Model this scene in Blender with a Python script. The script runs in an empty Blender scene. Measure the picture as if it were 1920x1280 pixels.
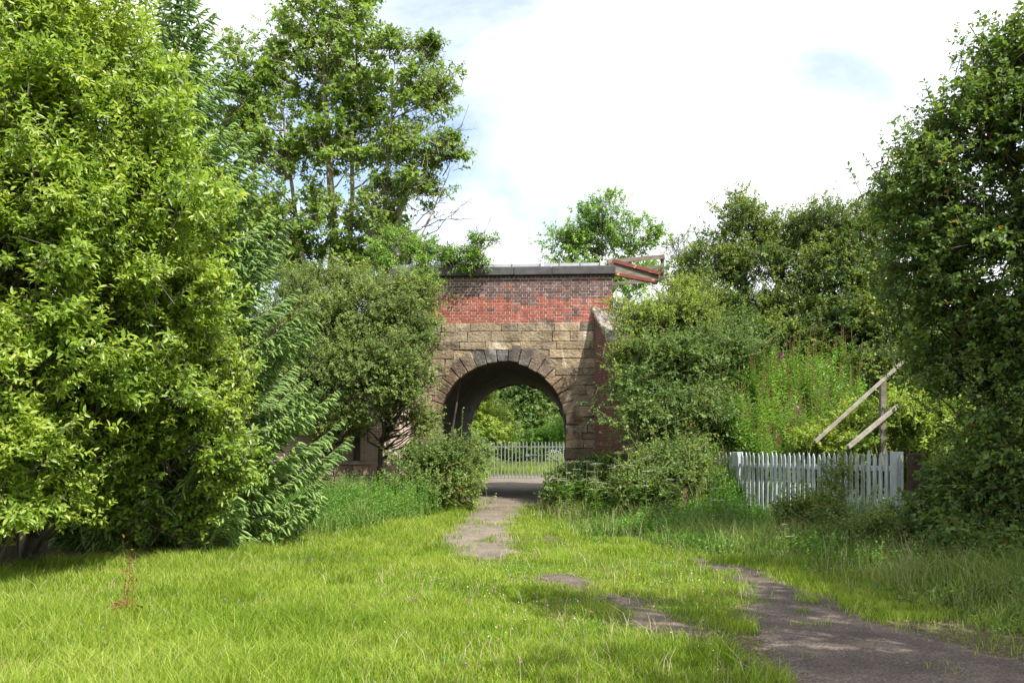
import bpy, bmesh, math
import numpy as np
from mathutils import Vector, Matrix

# ------------------------------------------------------------------ camera, sky, sun
sc = bpy.context.scene
F, CX, HY, EYE = 1700.0, 960.0, 848.0, 1.6          # focal length and horizon in photo pixels
cam = bpy.data.cameras.new('camera'); camo = bpy.data.objects.new('camera', cam)
sc.collection.objects.link(camo); sc.camera = camo
camo.location = (0, 0, EYE); camo.rotation_euler = (math.radians(90), 0, 0)
cam.sensor_width = 36; cam.lens = 36*F/1920; cam.shift_y = (HY-640)/1920
cam.clip_start = .1; cam.clip_end = 3000

SUN_EL, SUN_AZ = math.radians(50), math.radians(140)   # azimuth clockwise from +Y
w = bpy.data.worlds.new('World'); sc.world = w; w.use_nodes = True
nt = w.node_tree; nt.nodes.clear()
def N(nt, t, **k):
    n = nt.nodes.new(t)
    for a, b in k.items(): setattr(n, a, b)
    return n
sky = N(nt, 'ShaderNodeTexSky', sky_type='NISHITA'); sky.sun_disc = False
sky.sun_elevation = SUN_EL; sky.sun_rotation = SUN_AZ
sky.air_density = 1.0; sky.dust_density = 1.5
b1 = N(nt, 'ShaderNodeBackground'); b1.inputs[1].default_value = .15
b2 = N(nt, 'ShaderNodeBackground'); b2.inputs[0].default_value = (.95, .97, 1, 1); b2.inputs[1].default_value = .98
tc = N(nt, 'ShaderNodeTexCoord'); mp = N(nt, 'ShaderNodeMapping'); mp.inputs['Scale'].default_value = (1, 1, 2.2)
mp.inputs['Location'].default_value = (3.3, .4, 1.2)
no = N(nt, 'ShaderNodeTexNoise'); no.inputs['Scale'].default_value = 2.1; no.inputs['Detail'].default_value = 7
no.inputs['Roughness'].default_value = .55; no.inputs['Distortion'].default_value = .3
cr = N(nt, 'ShaderNodeValToRGB'); cr.color_ramp.elements[0].position = .365; cr.color_ramp.elements[1].position = .565
cr.color_ramp.elements[0].color = (.12, .12, .12, 1); cr.color_ramp.elements[1].color = (1, 1, 1, 1)
mx = N(nt, 'ShaderNodeMixShader'); ow = N(nt, 'ShaderNodeOutputWorld')
L = nt.links.new
L(tc.outputs['Generated'], mp.inputs[0]); L(mp.outputs[0], no.inputs['Vector']); L(no.outputs['Fac'], cr.inputs[0])
L(sky.outputs[0], b1.inputs[0]); L(cr.outputs[0], mx.inputs[0]); L(b1.outputs[0], mx.inputs[1]); L(b2.outputs[0], mx.inputs[2])
L(mx.outputs[0], ow.inputs[0])

sl = bpy.data.lights.new('sun', 'SUN'); so = bpy.data.objects.new('sun', sl); sc.collection.objects.link(so)
sl.energy = 4.5; sl.angle = math.radians(.5); sl.color = (1, .965, .9)
sd = Vector((math.sin(SUN_AZ)*math.cos(SUN_EL), math.cos(SUN_AZ)*math.cos(SUN_EL), math.sin(SUN_EL)))
so.rotation_euler = sd.to_track_quat('Z', 'Y').to_euler()
so.location = sd*40

vs = sc.view_settings; vs.view_transform = 'Standard'; vs.look = 'None'; vs.exposure = .82; vs.gamma = 1; vs.use_curve_mapping = False
sc.cycles.max_bounces = 8; sc.cycles.diffuse_bounces = 5; sc.cycles.glossy_bounces = 2; sc.cycles.transmission_bounces = 5
sc.cycles.use_adaptive_sampling = True

# ------------------------------------------------------------------ helpers
def tag(o, label=None, cat=None, group=None, kind=None):
    if label: o['label'] = label
    if cat: o['category'] = cat
    if group: o['group'] = group
    if kind: o['kind'] = kind
    return o
def empty(name, loc=(0, 0, 0), rz=0, **k):
    o = bpy.data.objects.new(name, None); sc.collection.objects.link(o)
    o.location = loc; o.rotation_euler = (0, 0, rz); o.empty_display_size = .2
    return tag(o, **k)
def link(name, me, mat=None, parent=None):
    o = bpy.data.objects.new(name, me); sc.collection.objects.link(o)
    if mat: me.materials.append(mat)
    if parent: o.parent = parent
    return o
def mk(name, V, quads=None, tris=None, mat=None, parent=None, smooth=False, cols=None):
    me = bpy.data.meshes.new(name)
    V = np.asarray(V, dtype=np.float32).reshape(-1, 3)
    nq = 0 if quads is None else len(quads); ntr = 0 if tris is None else len(tris)
    me.vertices.add(len(V)); me.vertices.foreach_set('co', V.ravel())
    idx = []; ls = []; st = 0
    if nq: idx.append(np.asarray(quads).ravel()); ls.append(np.arange(nq)*4); st = nq*4
    if ntr: idx.append(np.asarray(tris).ravel()); ls.append(np.arange(ntr)*3+st)
    idx = np.concatenate(idx).astype(np.int32); ls = np.concatenate(ls).astype(np.int32)
    me.loops.add(len(idx)); me.loops.foreach_set('vertex_index', idx)
    me.polygons.add(nq+ntr); me.polygons.foreach_set('loop_start', ls)
    if smooth: me.polygons.foreach_set('use_smooth', np.ones(nq+ntr, dtype=bool))
    me.update(calc_edges=True)
    if cols is not None:
        a = me.color_attributes.new('tint', 'FLOAT_COLOR', 'POINT')
        a.data.foreach_set('color', np.asarray(cols, dtype=np.float32).ravel())
    return link(name, me, mat, parent)
def unit(a): return a/np.maximum(np.linalg.norm(a, axis=-1, keepdims=True), 1e-9)
def rnd_dir(rng, n): return unit(rng.normal(size=(n, 3)))

def vnoise(x, y, s=1.0, seed=0):
    x = np.asarray(x, float)*s+seed*17.3; y = np.asarray(y, float)*s-seed*9.1
    xi = np.floor(x); yi = np.floor(y); fx = x-xi; fy = y-yi
    fx = fx*fx*(3-2*fx); fy = fy*fy*(3-2*fy)
    def h(a, b): 
        v = np.sin(a*127.1+b*311.7+seed*7.7)*43758.5453
        return v-np.floor(v)
    return (h(xi, yi)*(1-fx)+h(xi+1, yi)*fx)*(1-fy)+(h(xi, yi+1)*(1-fx)+h(xi+1, yi+1)*fx)*fy
def sst(a, b, x):
    t = np.clip((x-a)/(b-a), 0, 1); return t*t*(3-2*t)

# the bridge's own axes
BO = np.array([-.254, 24.0]); BA = -math.atan(.0547)
ca, sa = math.cos(BA), math.sin(BA)
def to_uv(x, y): 
    dx = x-BO[0]; dy = y-BO[1]; return dx*ca+dy*sa, -dx*sa+dy*ca
def from_uv(u, v): return BO[0]+u*ca-v*sa, BO[1]+u*sa+v*ca
TR, TL, LEN = math.tan(math.radians(20)), math.tan(math.radians(42)), 8.4
def H(x, y):
    x = np.asarray(x, float); y = np.asarray(y, float)
    u, v = to_uv(x, y)
    b = .30*sst(13, 24, y)+.12*sst(26, 40, y)
    b = b+.03*(vnoise(x, y, .35, 1)-.5)*sst(1.5, 4, np.abs(x-2.8)+.0)+.0
    b = b+.05*(vnoise(x, y, .9, 2)-.5)*sst(16, 20, y)
    back = np.where(v > LEN, v-LEN, 0); front = np.where(v < 0, -v, 0); d = np.maximum(back, front)
    e = np.clip(4.6*(1-d/5.2), 0, 4.6)
    e = np.where(d > 3.6, e*1.0, e)
    ur = 2.62+d*TR; ul = 2.62+d*TL
    edge = np.where(u > 0, u-ur, -u-ul)
    m = np.clip(edge/.25, 0, 1)
    e = e*m
    # embankment toe spreads further out on the right behind the fence
    e2 = 1.2*sst(5.2, 9.5, x)*sst(15.5, 20, y)*sst(46, 38, y)
    far = 1.0*sst(60, 140, y)+2.5*sst(100, 300, np.abs(x)+y*0)
    return b+np.maximum(e, e2*np.clip(edge/.8, 0, 1)*np.where(d > 0, 1, 1))+far
def P(px, py, D):                                      # photo pixel at distance D -> point
    return np.array([(px-CX)/F*D, D, EYE+(HY-py)/F*D])

# ------------------------------------------------------------------ materials
def base_mat(name):
    m = bpy.data.materials.new(name); m.use_nodes = True; t = m.node_tree; t.nodes.clear(); return m, t
def ramp(t, stops):
    r = N(t, 'ShaderNodeValToRGB'); e = r.color_ramp.elements
    while len(e) < len(stops): e.new(.5)
    for i, (p, c) in enumerate(stops): e[i].position = p; e[i].color = (*c, 1)
    return r
def leaf_mat(name, cols, trans=.42, rough=.5, spec=.35, patch=.35, tb=(1.35, 1.3, .55), pscale=.9, alt=None):
    m, t = base_mat(name); l = t.links.new
    g = N(t, 'ShaderNodeNewGeometry')
    n = len(cols); r = ramp(t, [(i/(n-1), c) for i, c in enumerate(cols)])
    tcn = N(t, 'ShaderNodeTexCoord'); nz = N(t, 'ShaderNodeTexNoise'); nz.inputs['Scale'].default_value = pscale; nz.inputs['Detail'].default_value = 3
    l(tcn.outputs['Object'], nz.inputs['Vector'])
    mr = N(t, 'ShaderNodeMapRange'); mr.inputs['From Min'].default_value = .3; mr.inputs['From Max'].default_value = .7
    mr.inputs['To Min'].default_value = -patch; mr.inputs['To Max'].default_value = patch
    l(nz.outputs['Fac'], mr.inputs['Value'])
    ad = N(t, 'ShaderNodeMath', operation='ADD', use_clamp=True); l(g.outputs['Random Per Island'], ad.inputs[0]); l(mr.outputs[0], ad.inputs[1])
    l(ad.outputs[0], r.inputs[0])
    col = r.outputs[0]
    if alt:                                            # a few odd leaves of another colour
        lt = N(t, 'ShaderNodeMath', operation='LESS_THAN'); lt.inputs[1].default_value = alt[1]; l(g.outputs['Random Per Island'], lt.inputs[0])
        mxa = N(t, 'ShaderNodeMix', data_type='RGBA'); l(lt.outputs[0], mxa.inputs['Factor']); l(col, mxa.inputs['A']); mxa.inputs['B'].default_value = (*alt[0], 1)
        col = mxa.outputs['Result']
    p = N(t, 'ShaderNodeBsdfPrincipled'); p.inputs['Roughness'].default_value = rough
    p.inputs['Specular IOR Level'].default_value = spec; l(col, p.inputs['Base Color'])
    mu = N(t, 'ShaderNodeMix', data_type='RGBA', blend_type='MULTIPLY'); mu.inputs['Factor'].default_value = 1
    l(col, mu.inputs['A']); mu.inputs['B'].default_value = (*tb, 1)
    tr = N(t, 'ShaderNodeBsdfTranslucent'); l(mu.outputs['Result'], tr.inputs[0])
    ms = N(t, 'ShaderNodeMixShader'); ms.inputs[0].default_value = trans; l(p.outputs[0], ms.inputs[1]); l(tr.outputs[0], ms.inputs[2])
    o = N(t, 'ShaderNodeOutputMaterial'); l(ms.outputs[0], o.inputs[0]); return m
def rough_mat(name, stops, scale=6, detail=6, rough=.85, bump=.3, dist=.01, metallic=0, tint=False, stretch=(1, 1, 1), second=None, third=None, spec=.3):
    m, t = base_mat(name); l = t.links.new
    tcn = N(t, 'ShaderNodeTexCoord'); mpn = N(t, 'ShaderNodeMapping'); mpn.inputs['Scale'].default_value = stretch
    l(tcn.outputs['Object'], mpn.inputs[0])
    nz = N(t, 'ShaderNodeTexNoise'); nz.inputs['Scale'].default_value = scale; nz.inputs['Detail'].default_value = detail; nz.inputs['Roughness'].default_value = .62
    l(mpn.outputs[0], nz.inputs['Vector'])
    r = ramp(t, stops); l(nz.outputs['Fac'], r.inputs[0]); col = r.outputs[0]
    if second:                                         # (colour, scale, lo, hi) blotches
        n2 = N(t, 'ShaderNodeTexNoise'); n2.inputs['Scale'].default_value = second[1]; n2.inputs['Detail'].default_value = 5; n2.inputs['Roughness'].default_value = .7
        l(mpn.outputs[0], n2.inputs['Vector'])
        mr = N(t, 'ShaderNodeMapRange'); mr.inputs['From Min'].default_value = second[2]; mr.inputs['From Max'].default_value = second[3]
        l(n2.outputs['Fac'], mr.inputs['Value'])
        mxa = N(t, 'ShaderNodeMix', data_type='RGBA'); l(mr.outputs[0], mxa.inputs['Factor']); l(col, mxa.inputs['A']); mxa.inputs['B'].default_value = (*second[0], 1)
        col = mxa.outputs['Result']
    if third:                                          # (colour, scale, lo, hi) pale salt streaks, drawn out downwards
        m3 = N(t, 'ShaderNodeMapping'); m3.inputs['Scale'].default_value = (1, 1, .45); m3.inputs['Rotation'].default_value = (0, .5, 0); l(tcn.outputs['Object'], m3.inputs[0])
        n4 = N(t, 'ShaderNodeTexNoise'); n4.inputs['Scale'].default_value = third[1]; n4.inputs['Detail'].default_value = 7; n4.inputs['Roughness'].default_value = .6; n4.inputs['Distortion'].default_value = .8
        l(m3.outputs[0], n4.inputs['Vector'])
        mr3 = N(t, 'ShaderNodeMapRange'); mr3.inputs['From Min'].default_value = third[2]; mr3.inputs['From Max'].default_value = third[3]; mr3.inputs['To Max'].default_value = .8
        l(n4.outputs['Fac'], mr3.inputs['Value'])
        mx3 = N(t, 'ShaderNodeMix', data_type='RGBA'); l(mr3.outputs[0], mx3.inputs['Factor']); l(col, mx3.inputs['A']); mx3.inputs['B'].default_value = (*third[0], 1)
        col = mx3.outputs['Result']
    if tint:
        at = N(t, 'ShaderNodeVertexColor'); at.layer_name = 'tint'
        mu = N(t, 'ShaderNodeMix', data_type='RGBA', blend_type='MULTIPLY'); mu.inputs['Factor'].default_value = 1
        l(col, mu.inputs['A']); l(at.outputs[0], mu.inputs['B']); col = mu.outputs['Result']
    p = N(t, 'ShaderNodeBsdfPrincipled'); p.inputs['Roughness'].default_value = rough; p.inputs['Metallic'].default_value = metallic
    p.inputs['Specular IOR Level'].default_value = spec
    l(col, p.inputs['Base Color'])
    if bump:
        b = N(t, 'ShaderNodeBump'); b.inputs['Strength'].default_value = bump; b.inputs['Distance'].default_value = dist
        n3 = N(t, 'ShaderNodeTexNoise'); n3.inputs['Scale'].default_value = scale*5; n3.inputs['Detail'].default_value = 6
        l(mpn.outputs[0], n3.inputs['Vector']); l(n3.outputs['Fac'], b.inputs['Height']); l(b.outputs[0], p.inputs['Normal'])
    o = N(t, 'ShaderNodeOutputMaterial'); l(p.outputs[0], o.inputs[0]); return m
def brickwall_mat(name, c1, c2, mortar, bw=.225, bh=.075, ms=.012, swap='XZ', tone=None):
    m, t = base_mat(name); l = t.links.new
    tcn = N(t, 'ShaderNodeTexCoord'); sp = N(t, 'ShaderNodeSeparateXYZ'); cb = N(t, 'ShaderNodeCombineXYZ')
    l(tcn.outputs['Object'], sp.inputs[0]); l(sp.outputs[swap[0]], cb.inputs[0]); l(sp.outputs[swap[1]], cb.inputs[1])
    bt = N(t, 'ShaderNodeTexBrick'); bt.inputs['Scale'].default_value = 1; bt.inputs['Brick Width'].default_value = bw; bt.inputs['Row Height'].default_value = bh
    bt.inputs['Mortar Size'].default_value = ms; bt.inputs['Mortar Smooth'].default_value = .3
    bt.inputs['Color1'].default_value = (*c1, 1); bt.inputs['Color2'].default_value = (*c2, 1); bt.inputs['Mortar'].default_value = (*mortar, 1)
    nz = N(t, 'ShaderNodeTexNoise'); nz.inputs['Scale'].default_value = 1.6; nz.inputs['Detail'].default_value = 8; nz.inputs['Roughness'].default_value = .7
    l(tcn.outputs['Object'], nz.inputs['Vector']); l(cb.outputs[0], bt.inputs['Vector'])
    mr = N(t, 'ShaderNodeMapRange'); mr.inputs['From Min'].default_value = .45; mr.inputs['From Max'].default_value = .62; l(nz.outputs['Fac'], mr.inputs['Value'])
    mxa = N(t, 'ShaderNodeMix', data_type='RGBA'); l(mr.outputs[0], mxa.inputs['Factor']); l(bt.outputs['Color'], mxa.inputs['A']); mxa.inputs['B'].default_value = (*(tone or mortar), 1)  # stain blotches mixed over the bricks
    p = N(t, 'ShaderNodeBsdfPrincipled'); p.inputs['Roughness'].default_value = .9; l(mxa.outputs['Result'], p.inputs['Base Color'])
    b = N(t, 'ShaderNodeBump'); b.inputs['Strength'].default_value = .6; b.inputs['Distance'].default_value = .015; b.invert = True
    l(bt.outputs['Fac'], b.inputs['Height']); l(b.outputs[0], p.inputs['Normal'])
    o = N(t, 'ShaderNodeOutputMaterial'); l(p.outputs[0], o.inputs[0]); return m

M = {}
M['willow'] = leaf_mat('willow leaves', [(.13, .21, .03), (.22, .34, .045), (.32, .44, .06), (.42, .48, .08)], rough=.38, spec=.6, trans=.45, tb=(1.3, 1.3, .7))
M['sycamore'] = leaf_mat('sycamore leaves', [(.10, .175, .035), (.18, .29, .05), (.29, .40, .075)], rough=.42, trans=.45)
M['ash'] = leaf_mat('ash leaves', [(.10, .21, .035), (.18, .33, .05), (.27, .43, .07)])
M['hawthorn'] = leaf_mat('hawthorn leaves', [(.09, .145, .04), (.17, .24, .06), (.27, .33, .09)], patch=.5)
M['dark'] = leaf_mat('dark leaves', [(.06, .115, .03), (.11, .185, .045), (.20, .29, .07)], rough=.5, spec=.4, alt=((.30, .14, .04), .012))
M['darkhaw'] = leaf_mat('embankment leaves', [(.06, .115, .028), (.12, .19, .04), (.25, .31, .06)], patch=.55, alt=((.32, .2, .04), .01))
M['yellowgreen'] = leaf_mat('yellow green leaves', [(.16, .25, .035), (.26, .36, .05), (.38, .45, .08)], patch=.4)
M['bramble'] = leaf_mat('bramble leaves', [(.08, .15, .035), (.15, .24, .055), (.26, .35, .09)], alt=((.30, .16, .07), .04))
M['spruce'] = leaf_mat('spruce needles', [(.14, .235, .07), (.24, .37, .105), (.38, .52, .16)], trans=.35, rough=.5, patch=.3)
M['herb'] = leaf_mat('willowherb leaves', [(.14, .27, .06), (.23, .40, .09), (.34, .50, .14)])
M['grass'] = leaf_mat('grass blades', [(.13, .22, .02), (.22, .33, .03), (.30, .41, .04), (.43, .48, .11)], trans=.45, rough=.5, spec=.3, patch=.35, pscale=.55, tb=(1.2, 1.2, .5))
M['tallgrass'] = leaf_mat('verge grass blades', [(.09, .18, .03), (.15, .25, .04), (.24, .32, .07), (.38, .36, .17)], trans=.4, patch=.3, pscale=.7, tb=(1.2, 1.2, .6))
M['straw'] = leaf_mat('dry grass', [(.26, .22, .10), (.38, .32, .17), (.5, .42, .25)], trans=.3, tb=(1, 1, .8))
M['nettle'] = leaf_mat('nettle leaves', [(.08, .19, .03), (.14, .29, .045), (.22, .38, .065)], patch=.4)
M['bark'] = rough_mat('bark', [(.3, (.04, .032, .025)), (.7, (.13, .11, .085))], 9, stretch=(1, 1, .25), bump=.6)
M['palebark'] = rough_mat('pale bark', [(.3, (.16, .13, .10)), (.7, (.40, .34, .26))], 7, stretch=(1, 1, .3), bump=.5)
M['stem'] = rough_mat('green stem', [(.3, (.10, .15, .04)), (.7, (.18, .2, .06))], 9, bump=0)
M['bud'] = rough_mat('red buds', [(.3, (.28, .08, .06)), (.7, (.36, .16, .10))], 20, bump=0)
M['purple'] = rough_mat('purple petals', [(.3, (.45, .07, .42)), (.7, (.6, .14, .55))], 20, bump=0)
M['whitefl'] = rough_mat('white petals', [(.3, (.62, .6, .5)), (.7, (.8, .79, .7))], 20, bump=0)
M['brownleaf'] = leaf_mat('brown dock leaves', [(.16, .06, .03), (.26, .11, .05), (.33, .17, .07)], trans=.3, tb=(1.1, .9, .7))
M['woodgrey'] = rough_mat('weathered timber', [(.3, (.08, .07, .05)), (.7, (.24, .21, .16))], 12, stretch=(.15, 1, 1), bump=.4)
M['rail'] = rough_mat('pale weathered rail', [(.3, (.15, .135, .11)), (.7, (.32, .29, .24))], 14, stretch=(.12, 1, 1), bump=.4)
M['picket'] = rough_mat('flaking white paint', [(.3, (.26, .29, .29)), (.7, (.46, .50, .50))], 9, stretch=(1, 1, .25), bump=.3, second=((.15, .17, .12), 5, .5, .66))
M['rust'] = rough_mat('rusty steel', [(.3, (.03, .02, .015)), (.7, (.07, .04, .028))], 12, rough=.8, bump=.4)
M['galv'] = rough_mat('galvanised steel', [(.3, (.17, .18, .165)), (.7, (.30, .31, .29))], 8, rough=.5, metallic=.3, bump=.05)
M['redpaint'] = rough_mat('flaking red paint', [(.3, (.11, .028, .02)), (.7, (.20, .05, .032))], 5, rough=.6, bump=.2, second=((.42, .30, .22), 4.5, .57, .62))
M['brick'] = rough_mat('brick faces', [(.25, (.72, .72, .72)), (.75, (1.12, 1.1, 1.08))], 22, tint=True, bump=.5, second=((.55, .5, .46), 9, .62, .78), third=((1.7, 2.3, 2.6), 1.6, .58, .74))
M['mortar'] = rough_mat('mortar', [(.3, (.36, .32, .29)), (.7, (.62, .57, .52))], 9, bump=.4)
M['stone'] = rough_mat('sandstone', [(.3, (.48, .46, .43)), (.5, (.85, .83, .8)), (.72, (1.25, 1.2, 1.1))], 3.2, detail=9, tint=True, bump=1, dist=.04, second=((.28, .25, .23), 1.1, .52, .66), third=((1.8, 1.95, 2.3), 1.5, .60, .70))
M['darkstone'] = rough_mat('dark coping stone', [(.3, (.055, .05, .05)), (.7, (.10, .095, .095))], 5, bump=.4, second=((.22, .2, .19), 3, .66, .72))
M['vault'] = brickwall_mat('sooty tunnel lining', (.09, .07, .055), (.06, .045, .038), (.05, .04, .035), .6, .3, .015, 'YZ', tone=(.03, .026, .022))
M['wing'] = brickwall_mat('wing wall brick', (.22, .07, .045), (.13, .05, .04), (.18, .14, .12), tone=(.13, .06, .045))
M['wingpale'] = brickwall_mat('limewashed brick', (.46, .30, .24), (.34, .18, .13), (.5, .45, .4), tone=(.52, .42, .36))
M['lichen'] = rough_mat('lichen covered coping', [(.35, (.10, .08, .065)), (.5, (.30, .26, .22)), (.66, (.55, .51, .46))], 9, detail=9, bump=1, dist=.05, second=((.12, .09, .075), 4, .5, .62))
M['stonegrit'] = rough_mat('grit', [(.3, (.10, .085, .065)), (.7, (.34, .30, .25))], 9, bump=0)
M['plate'] = rough_mat('grey painted plate', [(.3, (.28, .30, .33)), (.7, (.45, .46, .47))], 3, rough=.7, bump=.1)
M['concrete'] = rough_mat('pale post', [(.3, (.42, .42, .40)), (.7, (.6, .6, .58))], 6, bump=.2)

# ground: soil, moss and thin turf
def ground_mat():
    m, t = base_mat('turf and soil'); l = t.links.new
    tcn = N(t, 'ShaderNodeTexCoord')
    a = N(t, 'ShaderNodeTexNoise'); a.inputs['Scale'].default_value = .8; a.inputs['Detail'].default_value = 8; a.inputs['Roughness'].default_value = .65
    b = N(t, 'ShaderNodeTexNoise'); b.inputs['Scale'].default_value = 28; b.inputs['Detail'].default_value = 5
    l(tcn.outputs['Object'], a.inputs['Vector']); l(tcn.outputs['Object'], b.inputs['Vector'])
    r1 = ramp(t, [(.35, (.075, .11, .02)), (.55, (.11, .16, .025)), (.7, (.15, .13, .06))]); l(a.outputs['Fac'], r1.inputs[0])
    r2 = ramp(t, [(.35, (.45, .42, .4)), (.65, (1.1, 1.1, 1.1))]); l(b.outputs['Fac'], r2.inputs[0])
    at = N(t, 'ShaderNodeVertexColor'); at.layer_name = 'tint'
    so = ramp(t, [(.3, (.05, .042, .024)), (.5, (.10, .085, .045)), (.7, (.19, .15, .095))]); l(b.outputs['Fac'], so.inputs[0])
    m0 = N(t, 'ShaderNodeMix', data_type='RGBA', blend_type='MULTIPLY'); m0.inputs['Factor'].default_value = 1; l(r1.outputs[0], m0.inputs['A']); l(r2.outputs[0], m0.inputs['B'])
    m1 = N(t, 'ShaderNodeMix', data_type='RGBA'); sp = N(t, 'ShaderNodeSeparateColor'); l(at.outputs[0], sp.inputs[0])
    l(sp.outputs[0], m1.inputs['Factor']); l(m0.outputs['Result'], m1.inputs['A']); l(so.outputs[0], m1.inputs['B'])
    p = N(t, 'ShaderNodeBsdfPrincipled'); p.inputs['Roughness'].default_value = .95; p.inputs['Specular IOR Level'].default_value = .1
    l(m1.outputs['Result'], p.inputs['Base Color'])
    bp = N(t, 'ShaderNodeBump'); bp.inputs['Distance'].default_value = .02; bp.inputs['Strength'].default_value = .8; l(b.outputs['Fac'], bp.inputs['Height']); l(bp.outputs[0], p.inputs['Normal'])
    o = N(t, 'ShaderNodeOutputMaterial'); l(p.outputs[0], o.inputs[0]); return m
def path_mat(name, c0, c1, c2):
    m, t = base_mat(name); l = t.links.new
    tcn = N(t, 'ShaderNodeTexCoord')
    a = N(t, 'ShaderNodeTexNoise'); a.inputs['Scale'].default_value = 1.7; a.inputs['Detail'].default_value = 8; a.inputs['Roughness'].default_value = .7
    v = N(t, 'ShaderNodeTexVoronoi'); v.inputs['Scale'].default_value = 55
    b = N(t, 'ShaderNodeTexNoise'); b.inputs['Scale'].default_value = 45; b.inputs['Detail'].default_value = 4
    for q in (a, v, b): l(tcn.outputs['Object'], q.inputs['Vector'])
    r1 = ramp(t, [(.3, c0), (.5, c1), (.68, c2)]); l(a.outputs['Fac'], r1.inputs[0])
    r2 = ramp(t, [(.3, (.45, .44, .42)), (.5, (.9, .88, .86)), (.7, (1.5, 1.45, 1.38))]); l(b.outputs['Fac'], r2.inputs[0])
    m0 = N(t, 'ShaderNodeMix', data_type='RGBA', blend_type='MULTIPLY'); m0.inputs['Factor'].default_value = 1; l(r1.outputs[0], m0.inputs['A']); l(r2.outputs[0], m0.inputs['B'])
    p = N(t, 'ShaderNodeBsdfPrincipled'); p.inputs['Roughness'].default_value = .9; p.inputs['Specular IOR Level'].default_value = .2; l(m0.outputs['Result'], p.inputs['Base Color'])
    bp = N(t, 'ShaderNodeBump'); bp.inputs['Distance'].default_value = .012; bp.inputs['Strength'].default_value = .7; l(v.outputs['Distance'], bp.inputs['Height']); l(bp.outputs[0], p.inputs['Normal'])
    o = N(t, 'ShaderNodeOutputMaterial'); l(p.outputs[0], o.inputs[0]); return m
M['ground'] = ground_mat()
M['path'] = path_mat('worn tarmac', (.11, .10, .07), (.20, .17, .135), (.27, .225, .17))
M['pathdark'] = path_mat('dark tarmac', (.07, .06, .05), (.125, .10, .09), (.21, .165, .125))

# ------------------------------------------------------------------ ground and paths
def graded(lo, hi, a, b, step):
    mid = np.arange(a, b+step/2, step); out = [mid]
    x, s, left = a, step, []
    while x > lo: s *= 1.25; x -= s; left.append(max(x, lo))
    x, s, right = b, step, []
    while x < hi: s *= 1.25; x += s; right.append(min(x, hi))
    return np.concatenate([left[::-1], mid, right])
# strips: (y, xleft, xright)
STRIPS = {
 'tunnel': np.array([(46, -1.0, 4.2), (40, -1.2, 2.4), (33, -1.45, 1.95), (30, -1.62, 1.80), (26, -1.8, 1.55), (24, -1.45, .9), (22.6, -.98, .55), (20.5, -1.02, .12), (18.5, -1.1, .05), (17, -1.2, .02), (15.4, -1.25, .05), (14.7, -1.0, .1), (14.2, -.8, -.1), (13.8, -.62, -.28), (13.4, -.5, -.42)]),
 'patch': np.array([(11.8, .40, .62), (11.2, .45, 1.0), (10.4, .66, 1.15), (9.6, .98, 1.34), (8.9, 1.12, 1.44), (8.3, 1.3, 1.6), (7.7, 1.5, 1.62)]),
 'right': np.array([(13.7, 2.5, 2.75), (13.2, 2.5, 3.05), (12.3, 2.7, 3.35), (11, 2.72, 3.4), (9.8, 2.5, 3.5), (9, 2.3, 3.5), (8.2, 2.15, 3.55), (7, 2.0, 3.85), (6, 1.8, 4.2), (4, 1.5, 4.6), (0, .6, 4.9), (-6, -.4, 5.0)]),
}
def strip_edges(a, y):
    o = np.argsort(a[:, 0]); return np.interp(y, a[o, 0], a[o, 1]), np.interp(y, a[o, 0], a[o, 2])
def edge_noise(y, k): return (.7 if k % 9 == 2 else 1)*( (vnoise(y, 0*y+k*3.1, 2.2, k)-.5)*.26+(vnoise(y, 0*y+k*5.1, 7, k+5)-.5)*.22+(vnoise(y, 0*y+k*4.1, 19, k+7)-.5)*.10)
def path_dist(x, y):                                   # > 0 inside a path
    best = np.full(np.shape(x), -9.0)
    for k, (nme, a) in enumerate(STRIPS.items()):
        l_, r_ = strip_edges(a, y); l_ = l_+edge_noise(y, k); r_ = r_+edge_noise(y, k+9)
        d = np.minimum(x-l_, r_-x); d = np.minimum(d, np.minimum(a[:, 0].max()-y, y-a[:, 0].min()))
        best = np.maximum(best, d)
    return best
def bare(x, y):                                        # bare, mossy soil between the turf
    n = vnoise(x, y, 1.1, 31)*.6+vnoise(x, y, 3.7, 32)*.4
    z = sst(1.1, 1.8, x)*sst(4.6, 3.6, x)*sst(9.3, 7.6, y)*.85
    z = np.maximum(z, sst(3.3, 3.6, x)*sst(5.0, 4.2, x)*sst(9.5, 8, y))
    z = np.maximum(z, np.exp(-((x+.35)/1.0)**2-((y-14.2)/1.1)**2)*.75)
    z = np.maximum(z, np.exp(-((x-.75)/.45)**2-((y-15.8)/1.5)**2)*.6)
    z = np.maximum(z, np.exp(-((x-.8)/.8)**2-((y-12.6)/1.2)**2)*.35)
    return np.clip((z+n-1.0)*4, 0, 1)
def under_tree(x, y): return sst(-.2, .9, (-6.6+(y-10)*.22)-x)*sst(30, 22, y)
xs = graded(-700, 700, -7, 7, .1); ys = graded(-300, 1500, 5, 34, .1)
X, Y = np.meshgrid(xs, ys); Z = H(X, Y); nx, ny = len(xs), len(ys)
i = (np.arange(ny-1)[:, None]*nx+np.arange(nx-1)[None]).ravel()
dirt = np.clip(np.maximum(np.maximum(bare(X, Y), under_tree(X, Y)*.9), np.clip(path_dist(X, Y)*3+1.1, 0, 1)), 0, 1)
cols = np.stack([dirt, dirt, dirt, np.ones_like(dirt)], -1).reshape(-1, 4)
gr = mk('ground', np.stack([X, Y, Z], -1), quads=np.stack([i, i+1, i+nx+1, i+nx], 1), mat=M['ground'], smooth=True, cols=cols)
tag(gr, kind='structure')
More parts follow.
